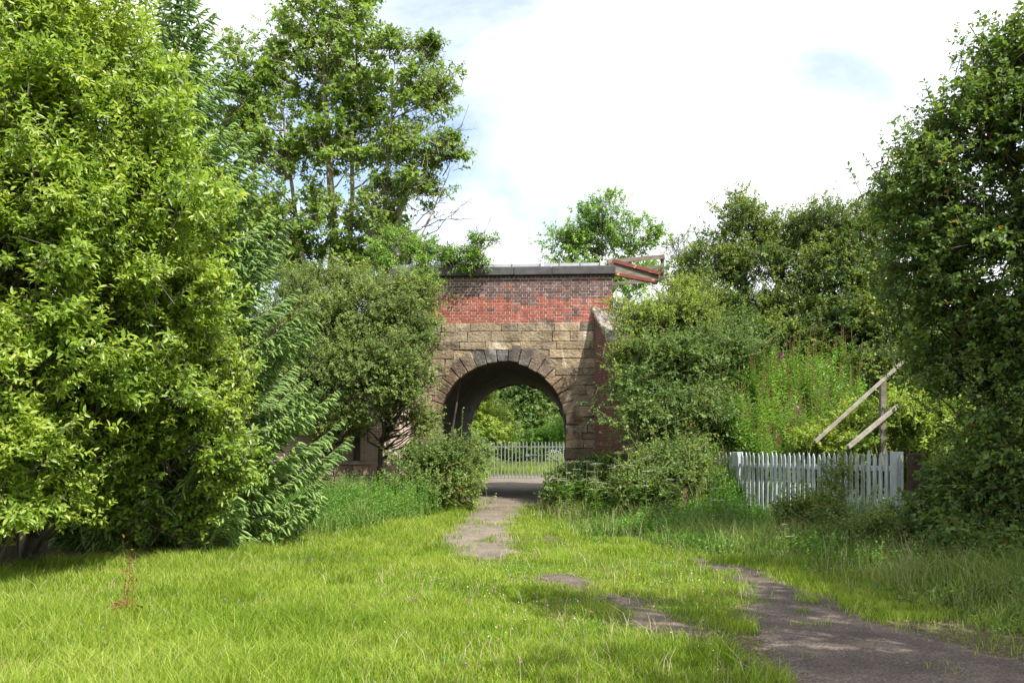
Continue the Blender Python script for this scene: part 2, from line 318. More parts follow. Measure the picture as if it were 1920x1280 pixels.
for k, (nme, a) in enumerate(STRIPS.items()):
    y0, y1 = a[:, 0].min(), a[:, 0].max(); yy = np.arange(y0, y1, .05)
    l_, r_ = strip_edges(a, yy); l_ = l_+edge_noise(yy, k); r_ = r_+edge_noise(yy, k+9)
    t = np.linspace(0, 1, 15)[None]; XX = l_[:, None]*(1-t)+r_[:, None]*t; YY = yy[:, None]+0*t
    edge = np.minimum(t, 1-t)*8; ZZ = H(XX, YY)+.004+.016*np.clip(edge, 0, 1)
    n0, n1 = XX.shape; i = (np.arange(n0-1)[:, None]*n1+np.arange(n1-1)[None]).ravel()
    o = mk('path', np.stack([XX, YY, ZZ], -1), quads=np.stack([i, i+1, i+n1+1, i+n1], 1), mat=M['path'] if k == 0 else M['pathdark'], smooth=True)
    tag(o, kind='structure')

# ------------------------------------------------------------------ masonry blocks
def blocks(name, items, mat, parent, bevel=.01):
    """items: (8 corner points, tint) -> one mesh of bevelled blocks"""
    bm = bmesh.new(); cl = bm.loops.layers.float_color.new('tint')
    for pts, tint in items:
        v = [bm.verts.new(p) for p in pts]
        for f in ((0, 1, 2, 3), (7, 6, 5, 4), (0, 4, 5, 1), (1, 5, 6, 2), (2, 6, 7, 3), (3, 7, 4, 0)):
            fc = bm.faces.new([v[q] for q in f])
            for lp in fc.loops: lp[cl] = (*tint, 1)
    bmesh.ops.recalc_face_normals(bm, faces=bm.faces)
    if bevel: bmesh.ops.bevel(bm, geom=bm.edges[:], offset=bevel, segments=1, affect='EDGES')
    me = bpy.data.meshes.new(name); bm.to_mesh(me); bm.free()
    return link(name, me, mat, parent)
def box8(x0, x1, y0, y1, z0, z1, rng=None, j=0):
    p = np.array([(x0, y0, z0), (x1, y0, z0), (x1, y0, z1), (x0, y0, z1), (x0, y1, z0), (x1, y1, z0), (x1, y1, z1), (x0, y1, z1)], float)
    if rng is not None and j: p[:4] += rng.uniform(-j, j, (4, 3))
    return p
def boxobj(name, x0, x1, y0, y1, z0, z1, mat, parent, bevel=.006):
    return blocks(name, [(box8(x0, x1, y0, y1, z0, z1), (1, 1, 1))], mat, parent, bevel)
def beam(name, a, b, wd, ht, mat, parent, bevel=.004, up=(0, 0, 1)):
    a = np.array(a, float); b = np.array(b, float); d = unit(b-a); up = (0, 1, 0) if abs(d[2]) > .9 else up; s = unit(np.cross(d, up)); n = np.cross(s, d)
    pts = []
    for q in (a, b):
        for i_, j_ in ((-1, -1), (1, -1), (1, 1), (-1, 1)): pts.append(q+s*wd/2*i_+n*ht/2*j_)
    pts = np.array(pts)
    return blocks(name, [(pts, (1, 1, 1))], mat, parent, bevel)

br = empty('railway_bridge', (BO[0], BO[1], 0), BA, label='old stone and brick railway bridge with round arch over the path', cat='bridge')
rng = np.random.default_rng(4)
R, SP, TOP = 1.69, 2.33, 5.03
# body with the barrel cut through
arc = [(R*math.cos(t), SP+R*math.sin(t)) for t in np.linspace(math.pi, 0, 33)]
prof = [(-2.95, -.5), (-R, -.5)]+arc+[(R, -.5), (2.95, -.5), (2.95, TOP-.04), (-2.95, TOP-.04)]
bm = bmesh.new(); fr = [bm.verts.new((u, 0.03, z)) for u, z in prof]; bk = [bm.verts.new((u, LEN, z)) for u, z in prof]
bm.faces.new(fr); bm.faces.new(bk[::-1])
for q in range(len(prof)): bm.faces.new((fr[q], bk[q], bk[(q+1) % len(prof)], fr[(q+1) % len(prof)]))
bmesh.ops.recalc_face_normals(bm, faces=bm.faces); me = bpy.data.meshes.new('tunnel_body'); bm.to_mesh(me); bm.free()
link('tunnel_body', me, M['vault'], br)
# coursed sandstone of the front (and of the far side)
def stone_face(v0, sgn, rng):
    items = []; z = 0.1
    while z < TOP-.05:
        h = min(rng.uniform(.17, .31), TOP-z)
        if TOP-(z+h) < .12: h = TOP-z
        zm = z+h/2; rm = 1.98
        if zm > SP: us = math.sqrt(max(rm*rm-(zm-SP)**2, 0)) if zm-SP < rm else 0
        else: us = R-.012
        segs = [(-2.93, -us), (us, 2.93)] if us > .02 else [(-2.93, 2.93)]
        for a, b in segs:
            u = a
            while u < b-.01:
                wd = rng.uniform(.35, 1.0)
                if b-(u+wd) < .28: wd = b-u
                t = rng.uniform(.78, 1.12); hue = rng.uniform(-.03, .03)
                tone = 1-.45*sst(2.2, .6, zm)  # courses get darker towards the bottom
                tint = np.array([.34+hue, .27+hue*.5, .185])*t*tone
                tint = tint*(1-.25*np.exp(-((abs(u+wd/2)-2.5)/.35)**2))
                if rng.random() < .14: tint *= .62
                g = rng.uniform(.001, .006)
                pr = rng.uniform(.0, .03)*-sgn
                p = box8(u+g, u+wd-g, v0+.0-sgn*.02+pr, v0+sgn*.25, z+g, z+h-g, rng, .011) if sgn > 0 else box8(u+g, u+wd-g, v0-.25, v0+.02+pr, z+g, z+h-g)
                # keep the block fronts inside the joints
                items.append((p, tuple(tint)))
                u += wd
        z += h
    return items
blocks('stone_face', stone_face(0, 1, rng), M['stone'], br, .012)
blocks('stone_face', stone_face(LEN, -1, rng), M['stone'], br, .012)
# arch rings of separate voussoirs
for v0, sgn in ((0, 1), (LEN, -1)):
    items = []; nV = 19; angs = np.linspace(0, math.pi, nV+1)
    for q in range(nV):
        t0, t1 = angs[q]+.005, angs[q+1]-.005
        ri = R-.02+rng.uniform(-.025, .035); ro = R+rng.uniform(.42, .52)
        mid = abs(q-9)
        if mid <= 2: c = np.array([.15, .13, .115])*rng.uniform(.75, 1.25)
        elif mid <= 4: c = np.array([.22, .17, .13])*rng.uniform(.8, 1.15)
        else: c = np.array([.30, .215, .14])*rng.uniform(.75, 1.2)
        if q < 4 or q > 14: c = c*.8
        pr = .03+rng.uniform(-.010, .012); a0, a1 = v0-sgn*pr, v0+sgn*.3
        pts = []
        for vv in (a0, a1):
            for rr, tt in ((ri, t0), (ro, t0), (ro, t1), (ri, t1)):
                pts.append((rr*math.cos(tt), vv, SP+rr*math.sin(tt)))
        pts = np.array(pts); pts[:4] += rng.uniform(-.008, .008, (4, 3))
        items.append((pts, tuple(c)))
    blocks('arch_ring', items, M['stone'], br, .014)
# brick parapet laid brick by brick
def parapet(v0, v1, sgn):
    items = []; nC = 16; ch = (6.26-TOP)/nC
    for c in range(nC):
        z = TOP+c*ch; hd = c % 2; bw = .1125 if hd else .225
        u = -2.9-(.056 if hd else 0)
        while u < 2.9:
            a, b = max(u, -2.9), min(u+bw, 2.9); uc = (a+b)/2
            soot = sst(5.38, 5.78, z+.35*(vnoise(uc, z, 1.2, 8)-.5)*.8)
            red = np.array([.34, .10, .065])*rng.uniform(.75, 1.15); drk = np.array([.15, .088, .078])*rng.uniform(.6, 1.3)
            k = 1 if rng.random() < soot*.9+.07 else 0
            if rng.random() < .05: drk = np.array([.3, .2, .18])
            t = drk if k else red
            f = v0-sgn*(.012+rng.uniform(-.004, .003))
            items.append((box8(a+.0065, b-.0065, f, v0+sgn*.08, z+.0075, z+ch-.0075, rng, .003), tuple(t))); u += bw
    o = blocks('brick_parapet', items, M['brick'], br, .003)
    boxobj('parapet_core', -2.89, 2.89, min(v0, v1), max(v0, v1), TOP-.03, 6.255, M['mortar'], br, .002)
parapet(.0, .45, 1); parapet(LEN, LEN-.45, -1)
for v0, v1 in ((-.13, .5), (LEN-.5, LEN+.13)):
    items = []; u = -3.0
    for wd in (1.3, .9, 1.1, 1.0, 1.7):
        t = rng.uniform(.9, 1.15); items.append((box8(u+.004, min(u+wd, 2.98)-.004, v0, v1, 6.262, 6.49, rng, .006), (t, t, t))); u += wd
    blocks('coping', items, M['darkstone'], br, .02)
# thin grey plate fence that stands on the coping
pf = empty('plate_fence', (0, 0, 0)); 
for u in (-2.6, -1.05, -.1, .62, 1.02, 1.7, 2.2):
    pass
pfence = boxobj('steel_plate', -2.9, 2.66, .05, .075, 6.493, 6.60, M['plate'], br, .003)
bpy.data.objects.remove(pf)
for u in (-1.6, -.45, 1.05, 2.62):
    boxobj('plate_post', u-.04, u+.04, -.01, .048, 6.491, 6.635, M['concrete'], br, .004)
for u in (-2.2, -1.0, .25, 1.5, 2.05):
    boxobj('plate_joint', u-.008, u+.008, .04, .0485, 6.494, 6.60, M['rust'], br, 0)
# buttress of the facade beside the arch on the left, and wing walls
def wing(side, ang, length, mat, cmat, ztop0, slope, t0=0):
    # built in its own frame: x along the wall, y thickness
    u0 = 2.42*side
    d = np.array([side*math.sin(ang), -math.cos(ang)]); n = np.array([d[1], -d[0]])*(-side)  # away from the path
    if n[0]*side < 0: n = -n
    o0 = np.array([u0, 0.02]); th = .5
    e = empty('wing_wall', (u0, 0.0, 0), math.atan2(d[1], d[0])); e.parent = br
    sgn = 1 if (n @ np.array([-d[1], d[0]])) > 0 else -1
    zt = lambda s: ztop0-slope*s
    nS = 10; V = []; 
    for s in np.linspace(0, length, nS+1):
        for yy in (0, th*sgn): V += [(s, yy, -.5), (s, yy, zt(s))]
    V = np.array(V); q = []
    for k in range(nS):
        b = k*4; q += [(b, b+4, b+5, b+1), (b+2, b+3, b+7, b+6), (b+1, b+5, b+7, b+3)]
    q += [(0, 1, 3, 2), (nS*4, nS*4+2, nS*4+3, nS*4+1)]
    me = bpy.data.meshes.new('brickwork'); me.from_pydata(V.tolist(), [], q); 
    bm = bmesh.new(); bm.from_mesh(me); bmesh.ops.recalc_face_normals(bm, faces=bm.faces); bm.to_mesh(me); bm.free()
    link('brickwork', me, mat, e)
    items = []; s = 0; r = np.random.default_rng(5)
    while s < length:
        l_ = r.uniform(.3, .5); s1 = min(s+l_, length+.05); y0, y1 = sorted((-.07*sgn, (th+.07)*sgn)); j = r.uniform(-.015, .02)
        p = np.array([(s+.008, y0, zt(s)+.004+j), (s1-.008, y0, zt(s1)+.004+j), (s1-.008, y0, zt(s1)+.15+j), (s+.008, y0, zt(s)+.15+j),
                      (s+.008, y1, zt(s)+.004+j), (s1-.008, y1, zt(s1)+.004+j), (s1-.008, y1, zt(s1)+.15+j), (s+.008, y1, zt(s)+.15+j)])
        p += r.uniform(-.012, .012, p.shape); items.append((p, (1, 1, 1))); s = s1
    blocks('wing_coping', items, cmat, e, .02)
    return e
wing(1, math.radians(20), 4.6, M['wing'], M['lichen'], 5.28, .93)
wing(-1, math.radians(42), 5.6, M['wingpale'], M['lichen'], 5.28, .70)
# low stone retaining wall further left
rw = empty('retaining_wall', (-3.45, 22.0, 0), math.radians(207), label='low brown stone retaining wall between the spruce and the bridge', cat='wall')
items = []; z = 0
for row in range(5):
    s = 0; h = .26
    while s < 3.2:
        l_ = rng.uniform(.35, .7); t = rng.uniform(.7, 1.1)
        items.append((box8(s+.008, s+l_-.008, -.4, .02, z+.008, z+h-.008, rng, .01), tuple(np.array([.27, .19, .14])*t))); s += l_
    z += h
blocks('stonework', items, M['stone'], rw, .015)
blocks('coping', [(box8(-.03, 3.3, -.45, .06, 1.3, 1.4), (.24, .18, .14))], M['stone'], rw, .015)

# collapsed red steel panel at the parapet end, with timber handrail
def Pt(px, py, D): return tuple(P(px, py, D))
rp = empty('collapsed_barrier', Pt(1140, 510, 24.6), label='bent rusty red steel barrier sagging off the end of the bridge parapet', cat='barrier')
base = np.array(rp.location)
def lp(px, py, D): return np.array(P(px, py, D))-base
a0, a1 = lp(1150, 489, 24.5), lp(1243, 514, 24.9); b0, b1 = lp(1143, 512, 24.5), lp(1232, 529, 24.9)
beam('top_rail', a0, a1, .05, .10, M['redpaint'], rp); beam('bottom_rail', b0, b1, .12, .09, M['redpaint'], rp)
beam('end_post', b0, a0, .06, .08, M['redpaint'], rp); 
beam('infill_board', (a0+b0)/2+np.array([.05, .04, .0]), (a1+b1)/2+np.array([-.05, .04, 0]), .03, .27, M['woodgrey'], rp)
hr = empty('handrail', Pt(1144, 575, 24.9), label='weathered timber handrail frame at the right end of the bridge', cat='railing')
base = np.array(hr.location)
beam('post', lp(1145, 580, 25.1), lp(1145, 506, 25.1), .13, .1, M['woodgrey'], hr)
beam('post', lp(1242, 530, 25.6), lp(1242, 478, 25.6), .10, .1, M['woodgrey'], hr)
beam('rail', lp(1138, 491, 25.0), lp(1246, 481, 25.5), .05, .12, M['woodgrey'], hr)
beam('rail', lp(1148, 533, 25.3), lp(1216, 527, 25.6), .05, .1, M['woodgrey'], hr)
beam('rail', lp(1205, 503, 25.4), lp(1243, 500, 25.5), .05, .09, M['woodgrey'], hr)

# ------------------------------------------------------------------ tubes, leaves, crowns
def tubes(paths, rads, S=5):
    """paths (N,K,3), rads (N,K) -> verts, quads"""
    paths = np.asarray(paths, float); n, K, _ = paths.shape
    d = np.gradient(paths, axis=1); d = unit(d)
    ref = np.where(np.abs(d[..., 2:3]) > .9, np.array([1., 0, 0]), np.array([0., 0, 1]))
    s = unit(np.cross(d, ref)); b = np.cross(s, d)
    a = np.arange(S)/S*2*math.pi
    ring = paths[:, :, None]+rads[:, :, None, None]*(np.cos(a)[None, None, :, None]*s[:, :, None]+np.sin(a)[None, None, :, None]*b[:, :, None])
    V = ring.reshape(-1, 3)
    i = np.arange(n*K*S).reshape(n, K, S); q = np.stack([i[:, :-1], np.roll(i, -1, 2)[:, :-1], np.roll(i, -1, 2)[:, 1:], i[:, 1:]], -1).reshape(-1, 4)
    return V, q
class Acc:
    def __init__(s): s.V = []; s.Q = []; s.T = []; s.n = 0
    def add(s, V, Q=None, T=None):
        if Q is not None: s.Q.append(np.asarray(Q)+s.n)
        if T is not None: s.T.append(np.asarray(T)+s.n)
        s.V.append(V); s.n += len(V); return s
    def obj(s, name, mat, parent, smooth=False):
        if not s.n: return None
        return mk(name, np.concatenate(s.V), np.concatenate(s.Q) if s.Q else None, np.concatenate(s.T) if s.T else None, mat, parent, smooth)
def leaf_geo(pos, d, nrm, Ln, Wd, lod=1, rng=None):
    """folded leaves; lod 1: 6 verts 2 quads, lod 0: 4 verts 1 quad"""
    d = unit(d); s = unit(np.cross(d, nrm)); n = np.cross(s, d)
    Ln = Ln[:, None]; Wd = Wd[:, None]
    N_ = len(pos)
    if lod:
        v = np.stack([pos, pos+d*Ln*.35+s*Wd*.5+n*Wd*.16, pos+d*Ln*.72+s*Wd*.36+n*Wd*.06, pos+d*Ln-n*Ln*.14, pos+d*Ln*.72-s*Wd*.36+n*Wd*.06, pos+d*Ln*.35-s*Wd*.5+n*Wd*.16], 1)
        i = np.arange(N_)[:, None]*6
        q = np.concatenate([i+np.array([0, 1, 2, 3]), i+np.array([0, 3, 4, 5])])
    else:
        v = np.stack([pos, pos+d*Ln*.45+s*Wd*.5, pos+d*Ln-n*Ln*.1, pos+d*Ln*.45-s*Wd*.5], 1)
        i = np.arange(N_)[:, None]*4; q = i+np.array([0, 1, 2, 3])
    return v.reshape(-1, 3), q
def twig_leaves(rng, base, dr, tl, nl, L_, W_, spread=.9, lod=1, droop=.15, start=.12, tip=1.0):
    """alternate leaves along straight twigs"""
    n = len(base); ref = np.where(np.abs(dr[:, 2:3]) > .9, np.array([1., 0, 0]), np.array([0., 0, 1]))
    s = unit(np.cross(dr, ref)); b = np.cross(s, dr)
    j = np.arange(nl)[None]; ph = j*2.4+rng.uniform(0, 6.28, (n, 1)); t = start+(1-start)*(j+rng.uniform(0, .8, (n, nl)))/nl
    side = np.cos(ph)[..., None]*s[:, None]+np.sin(ph)[..., None]*b[:, None]*.7
    tl = np.broadcast_to(np.asarray(tl, float).reshape(-1, 1), (n, 1))
    pos = base[:, None]+dr[:, None]*(t*tl)[..., None]
    pos[..., 2] -= droop*.5*(t*tl)**1.5
    d = unit(dr[:, None]*.55+side*spread+np.array([0, 0, -droop])+rng.normal(size=side.shape)*.18)
    nrm = unit(np.array([.3, -.4, .95])+rng.normal(size=d.shape)*.45+dr[:, None]*.2)   # blades turn to the light
    sz = rng.uniform(.65, 1.15, (n, nl))*(1-.35*np.clip(t-.5, 0, 1)*tip)
    return leaf_geo(pos.reshape(-1, 3), d.reshape(-1, 3), nrm.reshape(-1, 3), (L_*sz).ravel(), (W_*sz).ravel(), lod)
def lobe(px, py, D, rx, ry, rd): return (P(px, py, D), np.array([rx/F*D, rd, ry/F*D]))
def crown(rng, lobes, nclump, tw, nl, L_, W_, tl, cr_, up=.35, shell=(.55, 1.0), lod=1, flat=.75, spread=.9, droop=.15):
    wgt = np.array([(r[0]*r[2]*r[1])**.6 for c, r in lobes]); cnt = np.maximum(1, (wgt/wgt.sum()*nclump).round().astype(int))
    C = []; O = []
    for (c, r), k in zip(lobes, cnt):
        d = rnd_dir(rng, k); d[:, 2] = np.where(d[:, 2] < -.5, -d[:, 2]*.6, d[:, 2]); d = unit(d)
        rr = rng.uniform(shell[0]**2, shell[1]**2, (k, 1))**.5
        rr = rr*np.where(rng.random((k, 1)) < .22, rng.uniform(1.04, 1.2, (k, 1)), 1); C.append(c+d*r*rr); O.append(unit(d/np.maximum(r, .2)*r.mean()))
    C = np.concatenate(C); O = np.concatenate(O)
    K = len(C); idx = np.repeat(np.arange(K), tw)
    size = rng.uniform(.6, 1.35, K)[idx][:, None]
    base = C[idx]+rng.normal(size=(len(idx), 3))*np.array([1, 1, flat])*cr_*size
    dr = unit(O[idx]*.8+np.array([0, 0, up])+rng.normal(size=(len(idx), 3))*.55)
    tls = tl*rng.uniform(.6, 1.3, len(idx)); b0 = base-dr*tls[:, None]*.5
    sf = rng.uniform(.7, 1.3, K)[idx][:, None]
    V, Q = twig_leaves(rng, b0, dr, tls, nl, L_*sf, W_*sf, spread, lod, droop)
    return C, b0, dr, tls, V, Q
def bezier(a, c, b, K=7):
    t = np.linspace(0, 1, K)[None, :, None]; return (1-t)**2*a[:, None]+2*t*(1-t)*c[:, None]+t*t*b[:, None]
def limbs(rng, stems, C, r1=.035, S=5, reach=.55):
    """curved limbs from the nearest fitting stem point to each clump centre"""
    pts = np.concatenate([np.stack([np.interp(np.linspace(0, 1, 24), np.linspace(0, 1, len(s)), np.array(s)[:, k]) for k in range(4)], 1) for s in stems])
    dz = C[:, None, 2]-pts[None, :, 2]; dh = np.linalg.norm(C[:, None, :2]-pts[None, :, :2], axis=2)
    cost = np.abs(dz-dh*reach)+dh*.6; k = cost.argmin(1); A = pts[k, :3]; rA = pts[k, 3]
    mid = (A+C)/2; mid[:, 2] -= .08*np.linalg.norm(C-A, axis=1); mid += rng.normal(size=mid.shape)*.12
    pth = bezier(A, mid, C); ln = np.linalg.norm(C-A, axis=1)
    r0 = np.minimum(rA*.6, .012+r1*ln*.35)
    rad = r0[:, None]*np.linspace(1, .18, 7)[None]
    pth[:, 1:-1] += rng.normal(size=pth[:, 1:-1].shape)*.03
    return tubes(pth, rad, S)
def tree(name, label, cat, stems, lobes, mat, bark, nclump, tw, nl, L_, W_, tl, cr_, seed, group=None, twigs=True, bare_n=0, bare_zone=None, **kw):
    rng = np.random.default_rng(seed)
    stems = [np.array(s, float) for s in stems]
    b = stems[0][0, :3].copy()
    root = empty(name, tuple(b), label=label, cat=cat, group=group)
    C, b0, dr, tls, V, Q = crown(rng, lobes, nclump, tw, nl, L_, W_, tl, cr_, **kw)
    mk('crown' if cat == 'tree' else 'foliage', V-b, Q, None, mat, root)
    for s in stems:
        t = np.linspace(0, 1, 14); t0 = np.linspace(0, 1, len(s)); pp = np.stack([np.interp(t, t0, s[:, k]) for k in range(4)], 1)
        pp[1:, :3] += rng.normal(size=(13, 3))*pp[1:, 3:4]*.25
        Vt, Qt = tubes(pp[None, :, :3]-b, pp[None, :, 3], 9); mk('trunk' if cat == 'tree' else 'stem', Vt, Qt, None, bark, root, True)
    A = Acc(); Vt, Qt = limbs(rng, stems, C); A.add(Vt-b, Qt)
    if twigs:
        n = len(b0); k = rng.permutation(n)[:min(n, 2600)]
        p = np.stack([b0[k]-dr[k]*tls[k][:, None]*.4, b0[k]+dr[k]*tls[k][:, None]*.5, b0[k]+dr[k]*tls[k][:, None]*.95], 1)
        Vt, Qt = tubes(p, np.array([.006, .004, .002])[None].repeat(len(k), 0)*(1+L_*4), 3); A.add(Vt-b, Qt)
    A.obj('branches', bark, root, True)
    return root

def bare_branch(rng, a, b, r0, depth=2, n=6, out=None):
    """a crooked leafless branch with side twigs"""
    out = [] if out is None else out
    a = np.array(a, float); b = np.array(b, float); ln = np.linalg.norm(b-a); t = np.linspace(0, 1, 7)[:, None]
    p = a*(1-t)+b*t; p[1:-1] += rng.normal(size=(5, 3))*ln*.035; p[:, 2] += np.sin(t[:, 0]*math.pi)*ln*rng.uniform(-.06, .06)
    out.append((p, r0*np.linspace(1, .25, 7)))
    if depth:
        for k in range(n):
            q = rng.uniform(.2, .95); st = p[int(q*6)]; d = unit(unit(b-a)+rng.normal(size=3)*.55)
            bare_branch(rng, st, st+d*ln*rng.uniform(.18, .42)*(1.1-q*.5), r0*.5, depth-1, max(2, n-3), out)
    return out
def bare_obj(name, brs, mat, parent, off):
    V, Q = tubes(np.stack([p for p, r in brs]), np.stack([r for p, r in brs]), 4)
    return mk(name, V-off, Q, None, mat, parent, True)

def G(x, y): return float(H(x, y))
def stem(x, y, top, r0, r1=None, bend=0, sink=.15):
    g = G(x, y)-sink; top = np.array(top, float)
    return [(x, y, g, r0*1.15), (x+(top[0]-x)*.3+bend, y+(top[1]-y)*.3, g+(top[2]-g)*.35, r0*.85), (x+(top[0]-x)*.7+bend*.5, y+(top[1]-y)*.7, g+(top[2]-g)*.7, r0*.5), (*top, r1 or r0*.12)]
def ppx(px, D): return (px-CX)/F*D

# ------------------------------------------------------------------ trees
tree('willow_tree', 'big bright yellow-green broadleaf tree filling the left edge of the lawn', 'tree',
     [stem(-6.9, 12.2, P(120, 20, 12), .2), stem(-6.7, 12.5, P(320, 200, 12.2), .14), stem(-7.2, 11.9, P(20, 150, 11), .13)],
     [lobe(60, 60, 11.6, 260, 220, 1.9), lobe(180, 170, 11.6, 130, 150, 1.5), lobe(190, 330, 11.4, 195, 190, 1.6), lobe(315, 400, 11.6, 90, 150, 1.1), lobe(60, 470, 10.9, 220, 200, 1.5), lobe(265, 570, 11.6, 145, 150, 1.3),
      lobe(80, 690, 10.8, 180, 140, 1.2), lobe(10, 850, 10.6, 170, 120, 1.1), lobe(-160, 500, 11, 200, 420, 2.0), lobe(345, 610, 12.2, 70, 100, .8), lobe(130, 560, 12.8, 260, 330, 1.2), lobe(150, 820, 12.4, 170, 150, 1.1), lobe(250, 720, 11.8, 110, 120, .9), lobe(60, 930, 10.9, 90, 60, .7), lobe(-60, 960, 10.4, 90, 80, .8)],
     M['willow'], M['bark'], 760, 18, 14, .10, .040, .42, .19, 1, up=.4, droop=.12, shell=(.35, 1))
tree('willow_shrub', 'low broadleaf shrub under the big left tree, in front of the spruce', 'shrub',
     [stem(-4.9, 13.6, P(350, 850, 13.5), .06), stem(-4.7, 13.7, P(440, 760, 13.5), .05)],
     [lobe(325, 860, 13.2, 115, 85, .9), lobe(365, 760, 13.3, 75, 85, .8), lobe(280, 760, 13.0, 110, 80, .8), lobe(385, 690, 13.0, 45, 55, .5), lobe(260, 950, 13.4, 45, 60, .4), lobe(240, 860, 13.6, 60, 60, .5), lobe(330, 960, 13.8, 90, 45, .5), lobe(400, 900, 13.6, 45, 45, .4)],
     M['willow'], M['bark'], 210, 16, 13, .095, .045, .38, .17, 2)
tree('sycamore_tree', 'tall open sycamore with several stems standing above the bridge abutment', 'tree',
     [stem(ppx(622, 27.5), 27.5, P(600, 10, 27.5), .15, bend=.15), stem(ppx(650, 27.8), 27.8, P(670, 60, 27.8), .10), stem(ppx(603, 27.2), 27.2, P(520, 120, 27.2), .09, bend=-.25)],
     [lobe(600, 60, 27.5, 95, 90, 1.6), lobe(560, 170, 27.5, 110, 90, 1.8), lobe(470, 200, 27, 65, 80, 1.2), lobe(660, 150, 27.5, 80, 100, 1.6), lobe(610, 290, 27.3, 130, 80, 1.8), lobe(500, 310, 27, 75, 80, 1.3), lobe(540, 420, 27, 100, 70, 1.4), lobe(470, 450, 27.2, 60, 90, 1.2), lobe(690, 260, 27.5, 60, 80, 1.2), lobe(610, 480, 28, 110, 50, 1.4), lobe(540, 500, 27.2, 80, 45, 1.2), lobe(680, 430, 27.2, 60, 60, 1.0), lobe(620, 390, 26.8, 60, 45, .9), lobe(430, 250, 27, 35, 90, .9), lobe(445, 110, 27.2, 30, 50, .8), lobe(700, 500, 27, 70, 40, 1), lobe(650, 20, 27.5, 50, 60, 1)],
     M['sycamore'], M['palebark'], 245, 15, 10, .145, .11, .5, .27, 3, up=.2, shell=(.35, 1.0), droop=.3)
ash = tree('ash_tree', 'slender leaning tree with bare twigs reaching right over the parapet', 'tree',
     [stem(ppx(703, 26.5), 26.5, P(790, 230, 26.5), .13, bend=-.1), stem(ppx(706, 26.6), 26.6, P(740, 120, 26.4), .1), stem(ppx(700, 26.5), 26.5, P(840, 330, 26.3), .08)],
     [lobe(735, 90, 26.5, 32, 32, .7), lobe(795, 105, 26.5, 38, 42, .7), lobe(825, 170, 26.4, 28, 45, .6), lobe(780, 190, 26.4, 60, 60, .9), lobe(830, 280, 26.3, 30, 55, .7), lobe(770, 280, 26.3, 70, 55, 1.0), lobe(740, 370, 26.3, 65, 55, 1.0), lobe(790, 345, 26.2, 36, 45, .6), lobe(720, 460, 26.2, 60, 55, .8)],
     M['sycamore'], M['palebark'], 120, 12, 10, .13, .09, .45, .18, 4, up=.2, shell=(.3, 1), droop=.3)
rng = np.random.default_rng(11); off = np.array(ash.location); 
for a, b in (((780, 420), (860, 352)), ((790, 425), (892, 410)), ((760, 440), (840, 395)), ((830, 330), (880, 195)), ((820, 310), (872, 240)), ((730, 100), (722, 48)), ((800, 90), (795, 60)), ((790, 445), (885, 372))):
    bare_obj('bare_twig', bare_branch(rng, P(*a, 26.2), P(*b, 26), .018, 2, 6), M['bark'], ash, off)
tree('ash_sapling', 'bright green young ash leaning over the left end of the parapet', 'tree',
     [stem(ppx(800, 24.9), 24.9, P(840, 450, 24.4), .06), stem(ppx(830, 24.8), 24.8, P(905, 450, 24.2), .035)],
     [lobe(745, 480, 24.6, 55, 42, .6), lobe(790, 480, 24.4, 40, 35, .5), lobe(845, 495, 24.1, 34, 34, .5), lobe(890, 490, 23.8, 32, 34, .4), lobe(900, 448, 23.8, 20, 16, .3), lobe(795, 540, 23.4, 26, 60, .4), lobe(800, 620, 23.2, 20, 34, .3)],
     M['ash'], M['bark'], 75, 11, 12, .10, .036, .40, .12, 5, up=-.05, droop=.3, shell=(.2, 1))
tree('hawthorn_bush', 'large olive-green hawthorn covering the left wing wall', 'shrub',
     [stem(-4.0, 22.6, P(690, 620, 22.4), .1), stem(-4.6, 22.3, P(620, 700, 22.0), .08), stem(-3.4, 22.5, P(750, 600, 22.6), .07)],
     [lobe(700, 585, 22.8, 105, 60, 1.0), lobe(630, 640, 22.2, 90, 80, 1.0), lobe(600, 740, 21.4, 75, 90, .9), lobe(690, 700, 21.5, 85, 80, .9), lobe(750, 640, 22.0, 60, 90, .7), lobe(640, 790, 21.4, 55, 40, .6), lobe(745, 740, 21.3, 48, 80, .6), lobe(780, 560, 23.0, 40, 45, .5), lobe(560, 590, 22.8, 80, 50, .9), lobe(785, 800, 22.4, 26, 40, .4), lobe(620, 545, 23.5, 120, 40, 1.0), lobe(755, 700, 21.4, 45, 60, .5)],
     M['hawthorn'], M['bark'], 620, 18, 13, .065, .044, .34, .19, 6, lod=0, up=.3)
tree('bramble_bush', 'pale green bramble tumbling beside the left foot of the arch', 'shrub',
     [stem(-2.1, 21.6, P(800, 850, 21.5), .03), stem(-1.7, 21.0, P(845, 860, 21), .03)],
     [lobe(800, 870, 21.5, 40, 38, .45), lobe(835, 880, 21.1, 35, 50, .4), lobe(860, 920, 20.8, 26, 36, .35), lobe(862, 838, 21.0, 14, 24, .2), lobe(790, 920, 20.6, 45, 34, .5)],
     M['bramble'], M['stem'], 85, 12, 12, .07, .045, .42, .22, 7, up=.5)
